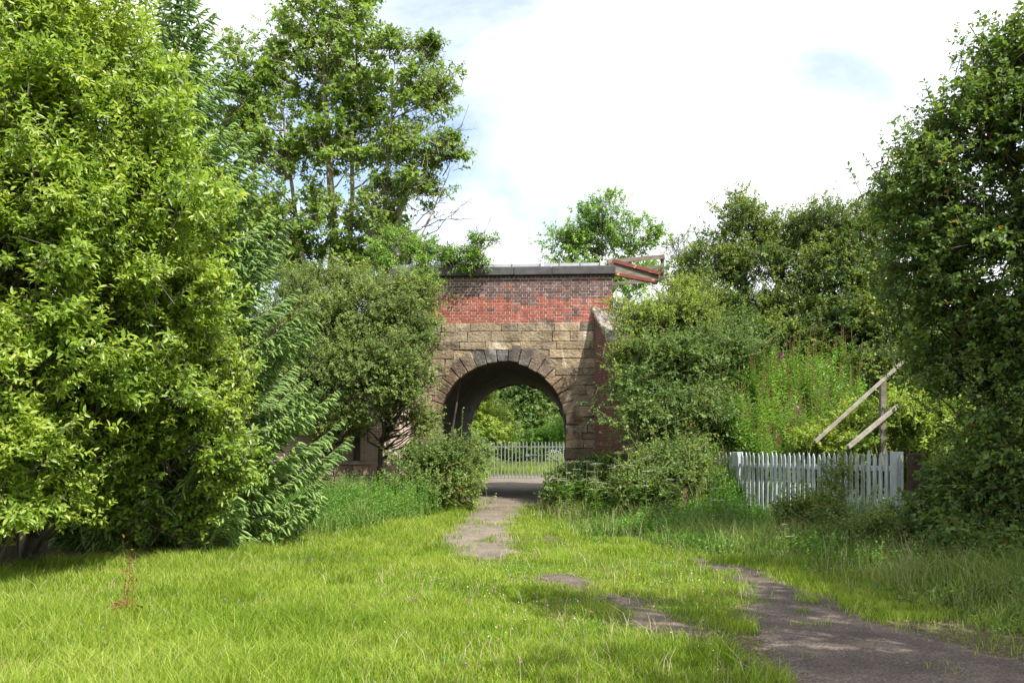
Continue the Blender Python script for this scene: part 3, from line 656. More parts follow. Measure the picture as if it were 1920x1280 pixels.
# trees seen over and through the bridge
tree('birch_tree', 'round green tree standing alone behind the bridge parapet', 'tree',
     [stem(4.4, 46, P(1130, 400, 46), .16), stem(4.6, 46.2, P(1190, 440, 46), .1)],
     [lobe(1130, 410, 46, 62, 42, 2.0), lobe(1130, 460, 46, 80, 45, 2.2), lobe(1060, 465, 46, 38, 40, 1.5), lobe(1200, 455, 46, 45, 45, 1.5), lobe(1100, 520, 46, 100, 40, 2.2), lobe(1190, 530, 46, 60, 50, 2)],
     M['ash'], M['bark'], 150, 14, 9, .17, .11, .5, .30, 8, lod=0, shell=(.3, 1))
tree('sapling_tree', 'thin sparse sapling between the handrail and the hawthorns', 'tree',
     [stem(ppx(1275, 27), 27, P(1272, 445, 27), .03), stem(ppx(1300, 27), 27, P(1305, 470, 27), .025)],
     [lobe(1272, 480, 27, 34, 40, .6), lobe(1300, 505, 27, 30, 40, .6)], M['hawthorn'], M['bark'], 26, 8, 8, .06, .04, .35, .14, 9, lod=0)
TB = [('dark_tree', 'dark green tree seen through the arch beyond the gate', 'tree', 2.0, 62, [(985, 770, 62, 75, 60), (1000, 720, 62, 70, 50), (1040, 800, 60, 50, 40), (930, 700, 64, 60, 40), (1080, 740, 63, 70, 70)], 'dark', 300, .24),
      ('light_tree', 'pale yellow-green willow seen through the left side of the arch', 'tree', -2.2, 50, [(905, 790, 50, 42, 50), (880, 760, 50, 40, 45), (935, 815, 49, 32, 30), (860, 820, 50, 50, 50)], 'yellowgreen', 200, .15),
      ('elder_shrub', 'bright green shrub behind the right leaf of the gate', 'shrub', 3.2, 50, [(1050, 825, 50, 45, 35), (1000, 835, 50, 45, 25), (1100, 800, 50, 50, 45), (950, 840, 51, 45, 22)], 'ash', 170, .15),
      ('elder_shrub', 'shrub with small pale leaves at the left hinge of the steel gate', 'shrub', -1.9, 38, [(893, 860, 38, 24, 36), (870, 840, 38, 30, 40)], 'bramble', 60, .1),
      ('oak_tree', 'far rounded tree high behind the others beyond the arch', 'tree', 0.5, 85, [(960, 740, 85, 120, 70), (1060, 750, 88, 80, 80), (860, 760, 84, 80, 80), (980, 810, 80, 120, 40)], 'sycamore', 300, .36)]
for k, (nm, lb, ct, x, y, lo, mt, nc, ll) in enumerate(TB):
    lo = [lobe(a, b, c, d, e, min(d, e)/F*c*1.1) for a, b, c, d, e in lo]
    tree(nm, lb, ct, [stem(x, y, lo[0][0], .18 if ct == 'tree' else .05), stem(x+.3, y+.2, lo[1][0], .12 if ct == 'tree' else .04)], lo, M[mt], M['bark'], nc, 12, 9, ll, ll*.7, ll*3.2, ll*1.9, 20+k, lod=0, twigs=False, shell=(.4, 1))
# right-hand embankment
tree('hawthorn_tree', 'tall dark hawthorn on the embankment, nearest the bridge', 'tree',
     [stem(ppx(1400, 24.5), 24.5, P(1390, 420, 24.8), .12), stem(ppx(1440, 24.5), 24.5, P(1480, 460, 24.8), .1), stem(ppx(1380, 24.4), 24.4, P(1320, 540, 24.3), .08)],
     [lobe(1385, 430, 25, 48, 55, .9), lobe(1330, 500, 24.6, 55, 60, .9), lobe(1420, 510, 24.8, 80, 70, 1.2), lobe(1480, 460, 25, 60, 60, 1.0), lobe(1380, 600, 24.2, 100, 60, 1.1), lobe(1480, 590, 24, 90, 70, 1.1), lobe(1300, 570, 24.2, 50, 60, .8), lobe(1385, 375, 25, 10, 22, .2), lobe(1340, 630, 23.4, 70, 55, .9), lobe(1440, 650, 22.9, 85, 55, .9)],
     M['darkhaw'], M['bark'], 420, 17, 12, .08, .055, .36, .22, 30, lod=0)
tree('hawthorn_tree', 'yellowish hawthorn on the embankment beside the big dark tree', 'tree',
     [stem(ppx(1560, 23.5), 23.5, P(1550, 420, 23.8), .12), stem(ppx(1600, 23.2), 23.2, P(1640, 440, 23.4), .1)],
     [lobe(1545, 430, 24, 55, 50, .9), lobe(1610, 450, 23.6, 60, 60, .9), lobe(1570, 520, 23.3, 80, 70, 1.1), lobe(1650, 540, 22.8, 70, 80, 1.0), lobe(1600, 610, 22.5, 85, 60, 1.0), lobe(1680, 640, 22, 60, 60, .9), lobe(1650, 400, 23.8, 30, 40, .6), lobe(1540, 650, 22.5, 75, 50, .8), lobe(1640, 690, 21.4, 60, 45, .7)],
     M['darkhaw'], M['bark'], 380, 17, 12, .08, .055, .36, .22, 31, lod=0)
tree('elder_shrub', 'yellow-green shrub spilling over the top of the right wing wall', 'shrub',
     [stem(ppx(1220, 22.2), 22.2, P(1225, 570, 22.2), .05), stem(ppx(1280, 22.2), 22.2, P(1285, 580, 22.2), .05)],
     [lobe(1240, 600, 22.2, 58, 38, .7), lobe(1200, 620, 21.6, 50, 40, .5), lobe(1290, 600, 22, 60, 50, .7), lobe(1295, 550, 23, 40, 26, .5), lobe(1175, 590, 22.4, 24, 30, .3), lobe(1180, 665, 21.2, 34, 30, .4)],
     M['yellowgreen'], M['bark'], 210, 15, 12, .06, .034, .32, .15, 32, lod=0)
tree('ivy_shrub', 'dark green ivy and bramble mound on the slope below the yellow shrub', 'shrub',
     [stem(ppx(1230, 20.4), 20.4, P(1230, 700, 20.4), .05), stem(ppx(1290, 20.4), 20.4, P(1290, 700, 20.6), .05)],
     [lobe(1240, 680, 21, 75, 45, .7), lobe(1200, 730, 20.4, 62, 40, .5), lobe(1300, 700, 20.8, 65, 70, .8), lobe(1220, 790, 19.8, 65, 50, .6), lobe(1300, 790, 20, 60, 60, .7), lobe(1350, 660, 21.5, 70, 50, .8)],
     M['dark'], M['stem'], 250, 15, 12, .08, .055, .42, .25, 33, lod=0)
tree('bramble_bush', 'bramble with reddish stems at the left end of the white picket fence', 'shrub',
     [stem(ppx(1270, 18.2), 18.2, P(1270, 840, 18.2), .03), stem(ppx(1310, 18.4), 18.4, P(1300, 850, 18.4), .03)],
     [lobe(1240, 865, 18.8, 50, 22, .5), lobe(1215, 905, 18.2, 50, 24, .5), lobe(1285, 890, 18.6, 26, 28, .4), lobe(1275, 835, 19.4, 30, 18, .35)],
     M['bramble'], M['stem'], 85, 12, 11, .07, .045, .45, .22, 34)
tree('nettle_clump', 'dark nettle clump at the right foot of the arch', 'shrub',
     [stem(ppx(1080, 21.6), 21.6, P(1080, 870, 21.6), .03), stem(ppx(1130, 21.2), 21.2, P(1140, 870, 21.2), .03)],
     [lobe(1075, 905, 21.6, 32, 26, .4), lobe(1120, 895, 21.2, 40, 28, .45), lobe(1170, 890, 20.4, 50, 28, .5), lobe(1045, 925, 21, 26, 22, .3), lobe(1130, 925, 20.2, 50, 24, .4)],
     M['dark'], M['stem'], 100, 12, 11, .075, .05, .34, .14, 35)
tree('elder_shrub', 'pale lime-green shrub behind the picket fence, below the sloping rail', 'shrub',
     [stem(ppx(1640, 18.6), 18.6, P(1640, 790, 18.6), .04), stem(ppx(1740, 18.2), 18.2, P(1740, 800, 18.2), .04)],
     [lobe(1640, 800, 18.6, 75, 42, .6), lobe(1720, 790, 18.4, 70, 50, .7), lobe(1560, 830, 18.8, 60, 30, .5), lobe(1780, 800, 18, 60, 50, .6), lobe(1640, 850, 18.3, 110, 40, .5), lobe(1690, 755, 20, 45, 30, .4)],
     M['yellowgreen'], M['stem'], 150, 12, 11, .075, .05, .36, .15, 36, up=.5)
tree('alder_tree', 'large dark leafy tree filling the right edge of the picture', 'tree',
     [stem(7.9, 13.2, P(1880, 120, 12.8), .17), stem(8.2, 13.0, P(2010, 180, 12.4), .15), stem(7.7, 13.5, P(1760, 330, 13), .1)],
     [lobe(1870, 170, 12.8, 75, 80, 1.0), lobe(1800, 260, 12.9, 85, 75, 1.0), lobe(1930, 270, 12.5, 110, 110, 1.2), lobe(1760, 400, 13, 95, 85, 1.1), lobe(1860, 480, 12.6, 120, 110, 1.2), lobe(1960, 620, 12.2, 120, 130, 1.2), lobe(1790, 590, 13, 85, 90, 1.0), lobe(1850, 700, 12.6, 95, 70, 1.0), lobe(1900, 850, 12.0, 80, 110, .9), lobe(2080, 400, 12.2, 160, 330, 1.6), lobe(1960, 120, 12.6, 70, 60, .9), lobe(1735, 480, 13.2, 60, 70, .8), lobe(2150, 750, 11.8, 170, 200, 1.4), lobe(1860, 100, 12.8, 40, 28, .4), lobe(1720, 320, 13, 50, 34, .5), lobe(1690, 370, 13.2, 45, 45, .5), lobe(1705, 550, 13.4, 50, 70, .7), lobe(1765, 690, 13.2, 45, 50, .6)],
     M['dark'], M['bark'], 440, 16, 12, .085, .055, .38, .20, 137, up=.3)
tree('thicket_bush', 'dark thicket at the foot of the big right tree, beside the rusty post', 'shrub',
     [stem(6.6, 12.3, P(1830, 950, 12.2), .04), stem(7.0, 11.5, P(1910, 950, 11.6), .04)],
     [lobe(1820, 930, 12.6, 75, 65, .7), lobe(1890, 960, 12.0, 60, 80, .7), lobe(1780, 990, 12.6, 70, 50, .6), lobe(1910, 1060, 11.0, 60, 60, .6), lobe(1840, 1040, 11.6, 70, 50, .6), lobe(2000, 1000, 11.2, 90, 130, .9)],
     M['dark'], M['stem'], 220, 15, 12, .075, .052, .34, .17, 38)
tree('dogwood_bush', 'leafy bush in front of the right half of the picket fence', 'shrub',
     [stem(ppx(1560, 14.8), 14.8, P(1570, 950, 14.8), .03), stem(ppx(1620, 14.3), 14.3, P(1620, 960, 14.3), .03)],
     [lobe(1560, 965, 14.9, 55, 48, .5), lobe(1500, 975, 15.4, 45, 40, .45), lobe(1600, 1010, 14.0, 60, 34, .5), lobe(1575, 900, 15.2, 22, 34, .25), lobe(1690, 1000, 13.6, 55, 45, .5)],
     M['bramble'], M['stem'], 85, 11, 11, .06, .04, .34, .13, 39, up=.6)
# neighbours of the big right tree, just beyond the right edge of the frame, whose shade crosses the path
tree('alder_tree', 'alder beside the path past the right edge of the frame, shading the tarmac', 'tree',
     [stem(7.6, 3.4, (7.0, 3.6, 8.0), .16), stem(8.5, 4.9, (8.0, 6.3, 7.0), .1)],
     [(np.array([6.7, 3.9, 6.4]), np.array([1.9, 1.7, 1.5])), (np.array([5.4, 2.7, 5.2]), np.array([1.5, 1.4, 1.2])), (np.array([7.5, 6.0, 5.2]), np.array([1.9, 1.8, 1.6])), (np.array([6.6, 1.6, 5.6]), np.array([1.8, 1.5, 1.3])), (np.array([8.2, 8.0, 4.2]), np.array([1.3, 1.4, 1.3])), (np.array([5.9, 4.1, 4.2]), np.array([1.0, 1.1, .8])), (np.array([4.3, 2.0, 5.6]), np.array([1.2, 1.2, 1.0])), (np.array([7.5, 8.6, 5.2]), np.array([1.6, 1.4, 1.4])), (np.array([9.0, 9.6, 6.2]), np.array([1.8, 1.6, 1.6])), (np.array([5.3, 4.2, 7.3]), np.array([1.3, 1.2, .9]))],
     M['dark'], M['bark'], 290, 14, 11, .10, .07, .42, .24, 40, lod=0)
tree('blocking_tree', 'dark evergreen added behind the big left tree to block light', 'tree',  # added to keep light from coming through behind the willow
     [stem(-9.5, 14.8, (-9.4, 14.8, 6), .12), stem(-8.0, 16.2, (-7.9, 16.2, 5), .1)],
     [(np.array([-9.4, 14.6, 3.0]), np.array([1.8, 1.2, 2.6])), (np.array([-7.6, 15.6, 1.8]), np.array([1.5, 1.0, 1.8])), (np.array([-8.6, 13.6, 1.6]), np.array([1.4, .8, 1.6])), (np.array([-8.4, 16.5, 4.5]), np.array([2.2, 1.2, 2.4]))],
     M['dark'], M['bark'], 260, 15, 12, .10, .06, .4, .22, 41, lod=0)

# ------------------------------------------------------------------ spruce
def spruce(x, y, Ht, Rad, seed):
    rng = np.random.default_rng(seed); g = G(x, y)
    root = empty('spruce_tree', (x, y, g), label='blue-green spruce with drooping boughs behind the big left tree', cat='tree')
    tk = np.array([(0, 0, -.1), (0, 0, Ht*.5), (0, 0, Ht)]); t = np.linspace(0, 1, 12)[:, None]; p = np.array([0, 0, -.1])*(1-t)+np.array([0, 0, Ht])*t
    V, Q = tubes(p[None], np.linspace(.16, .012, 12)[None], 8); mk('trunk', V, Q, None, M['bark'], root, True)
    BA_ = []; SH = []
    z = .35
    while z < Ht-.15:
        f = (1-z/Ht); ln0 = Rad*f*min(1, .8+z/4); nb = int(rng.integers(6, 9)) if f > .25 else 5
        ph = rng.uniform(0, 6.28)
        for k in range(nb):
            a = ph+k*6.283/nb+rng.normal()*.15; ln = max(ln0*rng.uniform(.75, 1.15), .12)
            h = np.array([math.cos(a), math.sin(a), 0]); tt = np.linspace(0, 1, 8)
            rise = .62 if f < .35 else .12+.5*(1-f)
            cz = z+rise*ln*tt-ln*.16*np.sin(tt*2.6)*(.3+f)+ln*.16*tt**2
            pts = h[None]*ln*tt[:, None]; pts[:, 2] = cz
            BA_.append((pts, np.linspace(.012+.01*ln, .004, 8)))
            side = np.array([-h[1], h[0], 0]); ns = max(4, int(ln/.06))
            for s in range(ns):
                q = .12+.88*(s+rng.uniform(0, .5))/ns
                st = np.array([np.interp(q, tt, pts[:, c]) for c in range(3)])
                l2 = (.09+.30*ln*(1-q)**.7*rng.uniform(.5, 1.0))
                l2 = min(l2, .42)
                for sg in (-1, 1):
                    d = unit(h*rng.uniform(.4, 1.0)+side*sg*.8+np.array([0, 0, rng.uniform(-.45, .25)]))
                    SH.append((st, d, l2, 0))
                    if l2 > .2:
                        for q2 in (.3, .55, .78):
                            SH.append((st+d*l2*q2, unit(d*.6+h*rng.uniform(-.1, .9)-side*sg*rng.uniform(-.6, .6)+np.array([0, 0, rng.uniform(-.7, .35)])), max(l2*.45, .12), 1))
            SH.append((pts[-2], unit(pts[-1]-pts[-2]), .16, 0))
        z += rng.uniform(.22, .30)*(1 if f > .2 else .9)
    SH.append((np.array([0, 0, Ht-.3]), np.array([0, 0, 1.]), .4, 0))
    V, Q = tubes(np.stack([p for p, r in BA_]), np.stack([r for p, r in BA_]), 4)
    mk('branches', V, Q, None, M['bark'], root, True)
    st = np.array([s[0] for s in SH]); d = np.array([s[1] for s in SH]); l2 = np.array([s[2] for s in SH])
    n = len(SH); 
    # shoot cores: curved thin tapering tubes, tips turned down
    tt = np.linspace(0, 1, 3)[None, :, None]; pth = st[:, None]+d[:, None]*l2[:, None, None]*tt; pth[..., 2] -= (l2[:, None]*.22*tt[..., 0]**2)
    A = Acc(); V, Q = tubes(pth, np.array([.015, .019, .011])[None].repeat(n, 0), 4); A.add(V, Q)
    # needles
    cnt = np.maximum(5, (l2/.0125).astype(int)); idx = np.repeat(np.arange(n), cnt); m = len(idx); q = rng.uniform(0, 1, m)
    pos = st[idx]+d[idx]*(l2[idx]*q)[:, None]; pos[:, 2] -= l2[idx]*.22*q*q
    rr = rnd_dir(rng, m); rr[:, 2] = np.abs(rr[:, 2])*.7; dd = unit(d[idx]*.9+rr); s = unit(np.cross(dd, rnd_dir(rng, m)))
    NL = .032; v = np.stack([pos+s*.0058, pos-s*.0058, pos+dd*NL], 1).reshape(-1, 3); A.add(v, None, np.arange(m*3).reshape(-1, 3))
    A.obj('crown', M['spruce'], root); return n, m
print('spruce', spruce(-5.75, 15.6, 10.6, 3.15, 50))

# ------------------------------------------------------------------ fences, gates, posts
def picket_fence():
    A_, B_ = np.array([6.42, 15.2]), np.array([4.36, 20.4]); d = B_-A_; ln = np.linalg.norm(d); d /= ln
    root = empty('picket_fence', (A_[0], A_[1], 0), math.atan2(d[1], d[0]), label='weathered white wooden picket fence with pointed pales', cat='fence')
    n = 40; r = np.random.default_rng(3); sp = ln/n
    # +y of the local frame faces the path
    def pale(s, ztop, wd):
        lean = r.normal()*.012; z0 = -.05; sh = ztop-.09
        pr = [(-wd/2, z0), (wd/2, z0), (wd/2+lean, sh), (lean+.006, ztop), (lean-.006, ztop), (-wd/2+lean, sh)]
        bm = bmesh.new(); f0 = [bm.verts.new((s+a, .045, b)) for a, b in pr]; f1 = [bm.verts.new((s+a, .067, b)) for a, b in pr]
        bm.faces.new(f0); bm.faces.new(f1[::-1])
        for k in range(6): bm.faces.new((f0[k], f1[k], f1[(k+1) % 6], f0[(k+1) % 6]))
        bmesh.ops.recalc_face_normals(bm, faces=bm.faces); me = bpy.data.meshes.new('picket'); bm.to_mesh(me); bm.free()
        link('picket', me, M['picket'], root)
    for k in range(n):
        s = (k+.9)*sp
        if abs(k-31) < 1: continue
        pale(s, 1.6+r.normal()*.012, .074+r.uniform(-.006, .006))
    for s, wd in ((0, .17), (31.5*sp+.04, .2), (ln+.12, .14)):
        boxobj('fence_post', s-wd/2, s+wd/2, -.11, .04 if s == 0 else .045, -.3, 1.615, M['picket'], root, .01)
    for z in (1.33, .45): boxobj('fence_rail', .02, ln+.08, -.02, .043, z-.045, z+.045, M['picket'], root, .004)
picket_fence()
# rusty round post
g = G(6.62, 14.8); rpst = empty('steel_post', (6.62, 14.9, g), label='dark rusty steel gatepost at the right end of the picket fence', cat='post')
V, Q = tubes(np.array([[(0, 0, -.2), (0, 0, .5), (0, 0, 1.2), (0, 0, 1.555-g)]]), np.full((1, 4), .115), 18); mk('post_tube', V, Q, None, M['rust'], rpst, True)
V, Q = tubes(np.array([[(0, 0, 1.53-g), (0, 0, 1.54-g), (0, 0, 1.58-g), (0, 0, 1.585-g)]]), np.array([[.13, .13, .13, .02]]), 18); mk('cap', V, Q, None, M['rust'], rpst)
boxobj('hinge_bracket', .12, .18, -.03, .03, 1.05, 1.25, M['redpaint'], rpst)
# sloping handrail of the embankment steps
sr = empty('step_handrail', tuple(P(1655, 800, 18.0)), label='sloping bare timber handrail on a post above the picket fence', cat='railing'); base = np.array(sr.location)
beam('top_rail', lp(1528, 828, 17.0), lp(1692, 679, 18.2), .04, .065, M['rail'], sr); beam('post', lp(1655, 880, 18.0), lp(1655, 714, 18.0), .11, .11, M['woodgrey'], sr)
beam('lower_rail', lp(1590, 838, 17.2), lp(1684, 760, 18.05), .06, .08, M['rail'], sr)

def gate(x0, x1, y, hinge, label):
    g = .40; root = empty('palisade_gate', (x0, y, g), label=label, cat='gate', group='steel palisade gate leaves'); w_ = x1-x0; hgt = 1.72
    n = int(w_/.152); sp = w_/n
    for k in range(n):
        s = (k+.5)*sp; a = .026
        # folded pale with a three-pointed head
        xsx = [-a, -a*.45, a*.45, a]; yy = [.0, -.025, -.025, .0]
        V = [(s+q, v_, .05) for q, v_ in zip(xsx, yy)]+[(s+q, v_, hgt-.09) for q, v_ in zip(xsx, yy)]+[(s, -.022, hgt), (s-a, .0, hgt-.03), (s+a, 0, hgt-.03)]
        Fc = [(0, 1, 5, 4), (1, 2, 6, 5), (2, 3, 7, 6), (4, 5, 9), (5, 6, 8), (6, 7, 10)]
        me = bpy.data.meshes.new('pale'); me.from_pydata(V, [], Fc); me.update(); o = link('pale', me, M['galv'], root)
        md = o.modifiers.new('s', 'SOLIDIFY'); md.thickness = .004
    for z in (.18, hgt-.26): boxobj('rail', 0, w_, .005, .05, z-.03, z+.03, M['galv'], root, .003)
    return root
GY = 41.0
x0, xm = ppx(916, GY), ppx(992, GY)
gl = gate(x0, xm-.02, GY, 0, 'left leaf of the grey steel palisade gate beyond the arch')
gr_ = gate(xm+.02, xm+2.1, GY, 1, 'right leaf of the grey steel palisade gate beyond the arch')
boxobj('lock_box', xm-x0-.16, xm-x0+.0, -.06, -.03, 1.02, 1.14, M['galv'], gl); boxobj('slide_bolt', -.12, .34, -.065, -.035, 1.07, 1.10, M['galv'], gr_)
for x, lb in ((ppx(907, GY), 'square steel gatepost at the left of the palisade gate'), (xm+2.25, 'square steel gatepost at the right of the palisade gate')):
    e = empty('gate_post', (x, GY, .38), label=lb, cat='post'); boxobj('post_tube', -.075, .075, -.075, .075, -.1, 1.78, M['galv'], e, .008); boxobj('post_cap', -.085, .085, -.085, .085, 1.782, 1.80, M['galv'], e, .004)

# dead branch hanging across the stone
rng = np.random.default_rng(21); a = P(800, 617, 23.6)
db = empty('dead_branch', tuple(a), label='dead leafless branch hanging across the stonework above the arch', cat='branch')
brs = bare_branch(rng, a, P(940, 628, 23.3), .014, 2, 7)+bare_branch(rng, P(805, 625, 23.6), P(898, 660, 23.3), .010, 1, 5)+bare_branch(rng, P(800, 568, 23.4), P(895, 574, 23.4), .011, 2, 6)+bare_branch(rng, P(812, 625, 23.6), P(852, 663, 23.4), .008, 1, 3)
bare_obj('bare_wood', brs, M['palebark'], db, a)

# ------------------------------------------------------------------ herbs as individuals
def herb_variant(seed, Ht, flower):
    rng = np.random.default_rng(seed); nl = 84
    bend = rng.normal(size=2)*.06; t = np.linspace(0, 1, 8); p = np.stack([bend[0]*t**2, bend[1]*t**2, Ht*t], 1)
    Vs, Qs = tubes(p[None], np.linspace(.008, .003, 8)[None], 4)
    s = .10+.68*(np.arange(nl)+rng.uniform(0, .6, nl))/nl; ph = np.arange(nl)*2.4; pos = np.stack([bend[0]*s**2, bend[1]*s**2, Ht*s], 1)
    up = .55*s[:, None]+.1
    d = unit(np.stack([np.cos(ph), np.sin(ph), up[:, 0]+.2*rng.normal(size=nl)], 1)); sz = .20*(1-.6*np.clip((s-.45)/.35, 0, 1))*rng.uniform(.8, 1.15, nl)
    Vl, Ql = leaf_geo(pos, d, np.tile([0, 0, 1.], (nl, 1))+d*.5, sz, sz*.2, 1)
    nb = 26; sb = .78+.22*np.arange(nb)/nb; pb = np.stack([bend[0]*sb**2, bend[1]*sb**2, Ht*sb], 1); ph = np.arange(nb)*2.4
    db_ = unit(np.stack([np.cos(ph), np.sin(ph), np.full(nb, 1.1)], 1)); zb = .05*(1.2-(sb-.78)*3.5)
    Vb, Qb = leaf_geo(pb, db_, np.tile([0, 0, 1.], (nb, 1)), zb, zb*.3, 1)
    fl = None
    if flower:
        nf = 16; sf = .76+.09*rng.random(nf); ph = rng.uniform(0, 6.28, nf); pf = np.stack([.01+0*sf, 0*sf, Ht*sf], 1)
        df = unit(np.stack([np.cos(ph), np.sin(ph), .4+0*ph], 1)); fl = leaf_geo(pf, df, rnd_dir(rng, nf), np.full(nf, .055), np.full(nf, .04), 1)
    ms = [('stem', Vs, Qs, 'stem'), ('leaves', Vl, Ql, 'herb'), ('flower_spike', Vb, Qb, 'bud')]
    if fl: ms.append(('blossom', fl[0], fl[1], 'purple'))
    return ms
def place_variants(name, variants, spots, label, cat, group, flabel=None):
    protos = {}
    for (x, y, rz, sc_, vi, lean) in spots:
        if vi not in protos:
            root = empty(name, label=label, cat=cat, group=group)
            for nm, V, Q, mt in variants[vi]: mk(nm, V, Q, None, M[mt], root)
            protos[vi] = root
        else:
            src = protos[vi]; root = src.copy(); sc.collection.objects.link(root)
            for ch in src.children:
                c = ch.copy(); c.parent = root; sc.collection.objects.link(c)
        root.location = (x, y, G(x, y)-.03); root.rotation_euler = (lean[0], lean[1], rz); root.scale = (sc_,)*3
        if flabel and vi in flabel: root['label'] = flabel[vi]; del root['group']
rng = np.random.default_rng(60)
var = [herb_variant(70+k, h, k >= 6) for k, h in enumerate((2.0, 1.8, 1.65, 1.9, 1.5, 1.7, 1.9, 1.8))]
spots = []
while len(spots) < 285:
    px = rng.uniform(1335, 1610); D = rng.uniform(18.7, 21.5)
    if px < 1400 and D > 20.6: continue
    x = ppx(px, D); k = int(rng.integers(0, 6))
    if x < 6.42-(D-15.2)*.396+.3: continue
    spots.append((x, D, rng.uniform(0, 6.28), rng.uniform(.72, 1.05)*(.95 if px > 1400 else .85), k, (rng.normal()*.06, rng.normal()*.06)))
spots += [(ppx(1465, 20.8), 20.8, 0, 1.0, 6, (0, 0)), (ppx(1498, 19.6), 19.6, 1, .92, 7, (0, 0))]
place_variants('willowherb_plant', var, spots, 'tall willowherb stem with narrow leaves and red buds on the embankment slope', 'plant', 'rosebay willowherb on the embankment',
               {6: 'willowherb stem with a purple blossom, the one standing higher on the slope', 7: 'willowherb stem with a purple blossom in the middle of the clump'})

def umbel_variant(seed, Ht):
    rng = np.random.default_rng(seed); t = np.linspace(0, 1, 6); b = rng.normal(size=2)*.05; p = np.stack([b[0]*t, b[1]*t, Ht*t], 1)
    A = Acc(); V, Q = tubes(p[None], np.linspace(.009, .005, 6)[None], 5); A.add(V, Q); Fw = Acc()
    heads = [(p[-1], .10)]
    for k in range(3):
        q = rng.uniform(.5, .8); st = p[int(q*5)]; a = rng.uniform(0, 6.28); e = st+np.array([math.cos(a)*.16, math.sin(a)*.16, .24]); heads.append((e, .06))
        V, Q = tubes(np.array([[st, (st+e)/2+np.array([0, 0, -.02]), e]]), np.array([[.006, .004, .003]]), 4); A.add(V, Q)
    for c, r in heads:
        n = 16; a = np.arange(n)*2.4; rr = r*np.sqrt((np.arange(n)+.5)/n); e = c+np.stack([np.cos(a)*rr, np.sin(a)*rr, .05-.25*rr*rr/r], 1)
        V, Q = tubes(np.stack([np.repeat(c[None], n, 0), (c+e)/2+np.array([0, 0, .004]), e], 1), np.tile([.0018, .0015, .0012], (n, 1)), 3); A.add(V, Q)
        m = 7; pos = np.repeat(e, m, 0)+rng.normal(size=(n*m, 3))*np.array([.011, .011, .003])*r*9; ph = rng.uniform(0, 6.28, n*m)
        d = np.stack([np.cos(ph), np.sin(ph), .15+0*ph], 1); V, Q = leaf_geo(pos, d, np.tile([0, 0, 1.], (n*m, 1)), np.full(n*m, .017), np.full(n*m, .016), 0); Fw.add(V, Q)
    nl = 34; s = rng.uniform(.1, .7, nl); ph = rng.uniform(0, 6.28, nl); pos = np.stack([b[0]*s+np.cos(ph)*.04, b[1]*s+np.sin(ph)*.04, Ht*s], 1); pos += rng.normal(size=pos.shape)*.04
    d = unit(np.stack([np.cos(ph), np.sin(ph), .2+0*ph], 1)); Vl, Ql = leaf_geo(pos, d, np.tile([0, 0, 1.], (nl, 1)), np.full(nl, .11), np.full(nl, .05), 1)
    V = np.concatenate(A.V); Q = np.concatenate(A.Q); Vf = np.concatenate(Fw.V); Qf = np.concatenate(Fw.Q)
    return [('stem', V, Q, 'stem'), ('flower_head', Vf, Qf, 'whitefl'), ('leaves', Vl, Ql, 'nettle')]
uv = [umbel_variant(90+k, h) for k, h in enumerate((1.3, 1.1, .95))]
sp = []
for px, py, D in ((1052, 822, 21.5), (1095, 803, 21), (1112, 832, 20.5), (1064, 845, 21), (1128, 828, 20.2), (1060, 870, 20.2), (1165, 827, 19.6), (1182, 845, 19.2), (1210, 840, 18.6), (1155, 852, 19.4), (1182, 775, 20.8), (1240, 800, 19.6), (1345, 905, 16.8), (1345, 870, 17.4), (1395, 908, 16.4), (1480, 985, 14.2), (1490, 822, 18.6), (1265, 872, 17.2), (1230, 760, 20.8), (1120, 900, 19.2)):
    D -= 1.3 if px < 1300 else .4; x = ppx(px, D); z = EYE+(HY-py)/F*D; k = int(rng.integers(0, 3)); hh = (1.3, 1.1, .95)[k]; s = (z-G(x, D)+.03)/hh
    sp.append((x, D, rng.uniform(0, 6.28), max(.35, min(s, 1.25)), k, (0, 0)))
place_variants('hogweed_plant', uv, sp, 'white-flowered umbel plant standing in the verge right of the arch', 'plant', 'white umbel flowers in the right verge')

# brown dock in the lawn
x, y = -3.72, 8.75; dk = empty('dock_plant', (x, y, G(x, y)), label='withered brown dock plant standing in the lawn', cat='plant'); rng = np.random.default_rng(8)
t = np.linspace(0, 1, 7); V, Q = tubes(np.stack([np.stack([.03*t+o_, .02*t, .62*t*f], 1) for o_, f in ((0, 1), (.04, .7), (-.05, .55))]), np.tile(np.linspace(.006, .002, 7), (3, 1)), 4); mk('stem', V, Q, None, M['brownleaf'], dk)
pos = np.concatenate([rng.uniform(-.08, .08, (10, 3))*[1, 1, 0]+[0, 0, .12], rng.normal(size=(60, 3))*[.03, .03, .14]+[.02, .01, .45]]); n = len(pos)
Lx = np.concatenate([np.full(10, .12), np.full(60, .042)]); V, Q = leaf_geo(pos, rnd_dir(rng, n)*[1, 1, .5], np.tile([0, 0, 1.], (n, 1))+rnd_dir(rng, n)*.5, Lx, Lx*.4, 1); mk('leaves', V, Q, None, M['brownleaf'], dk)

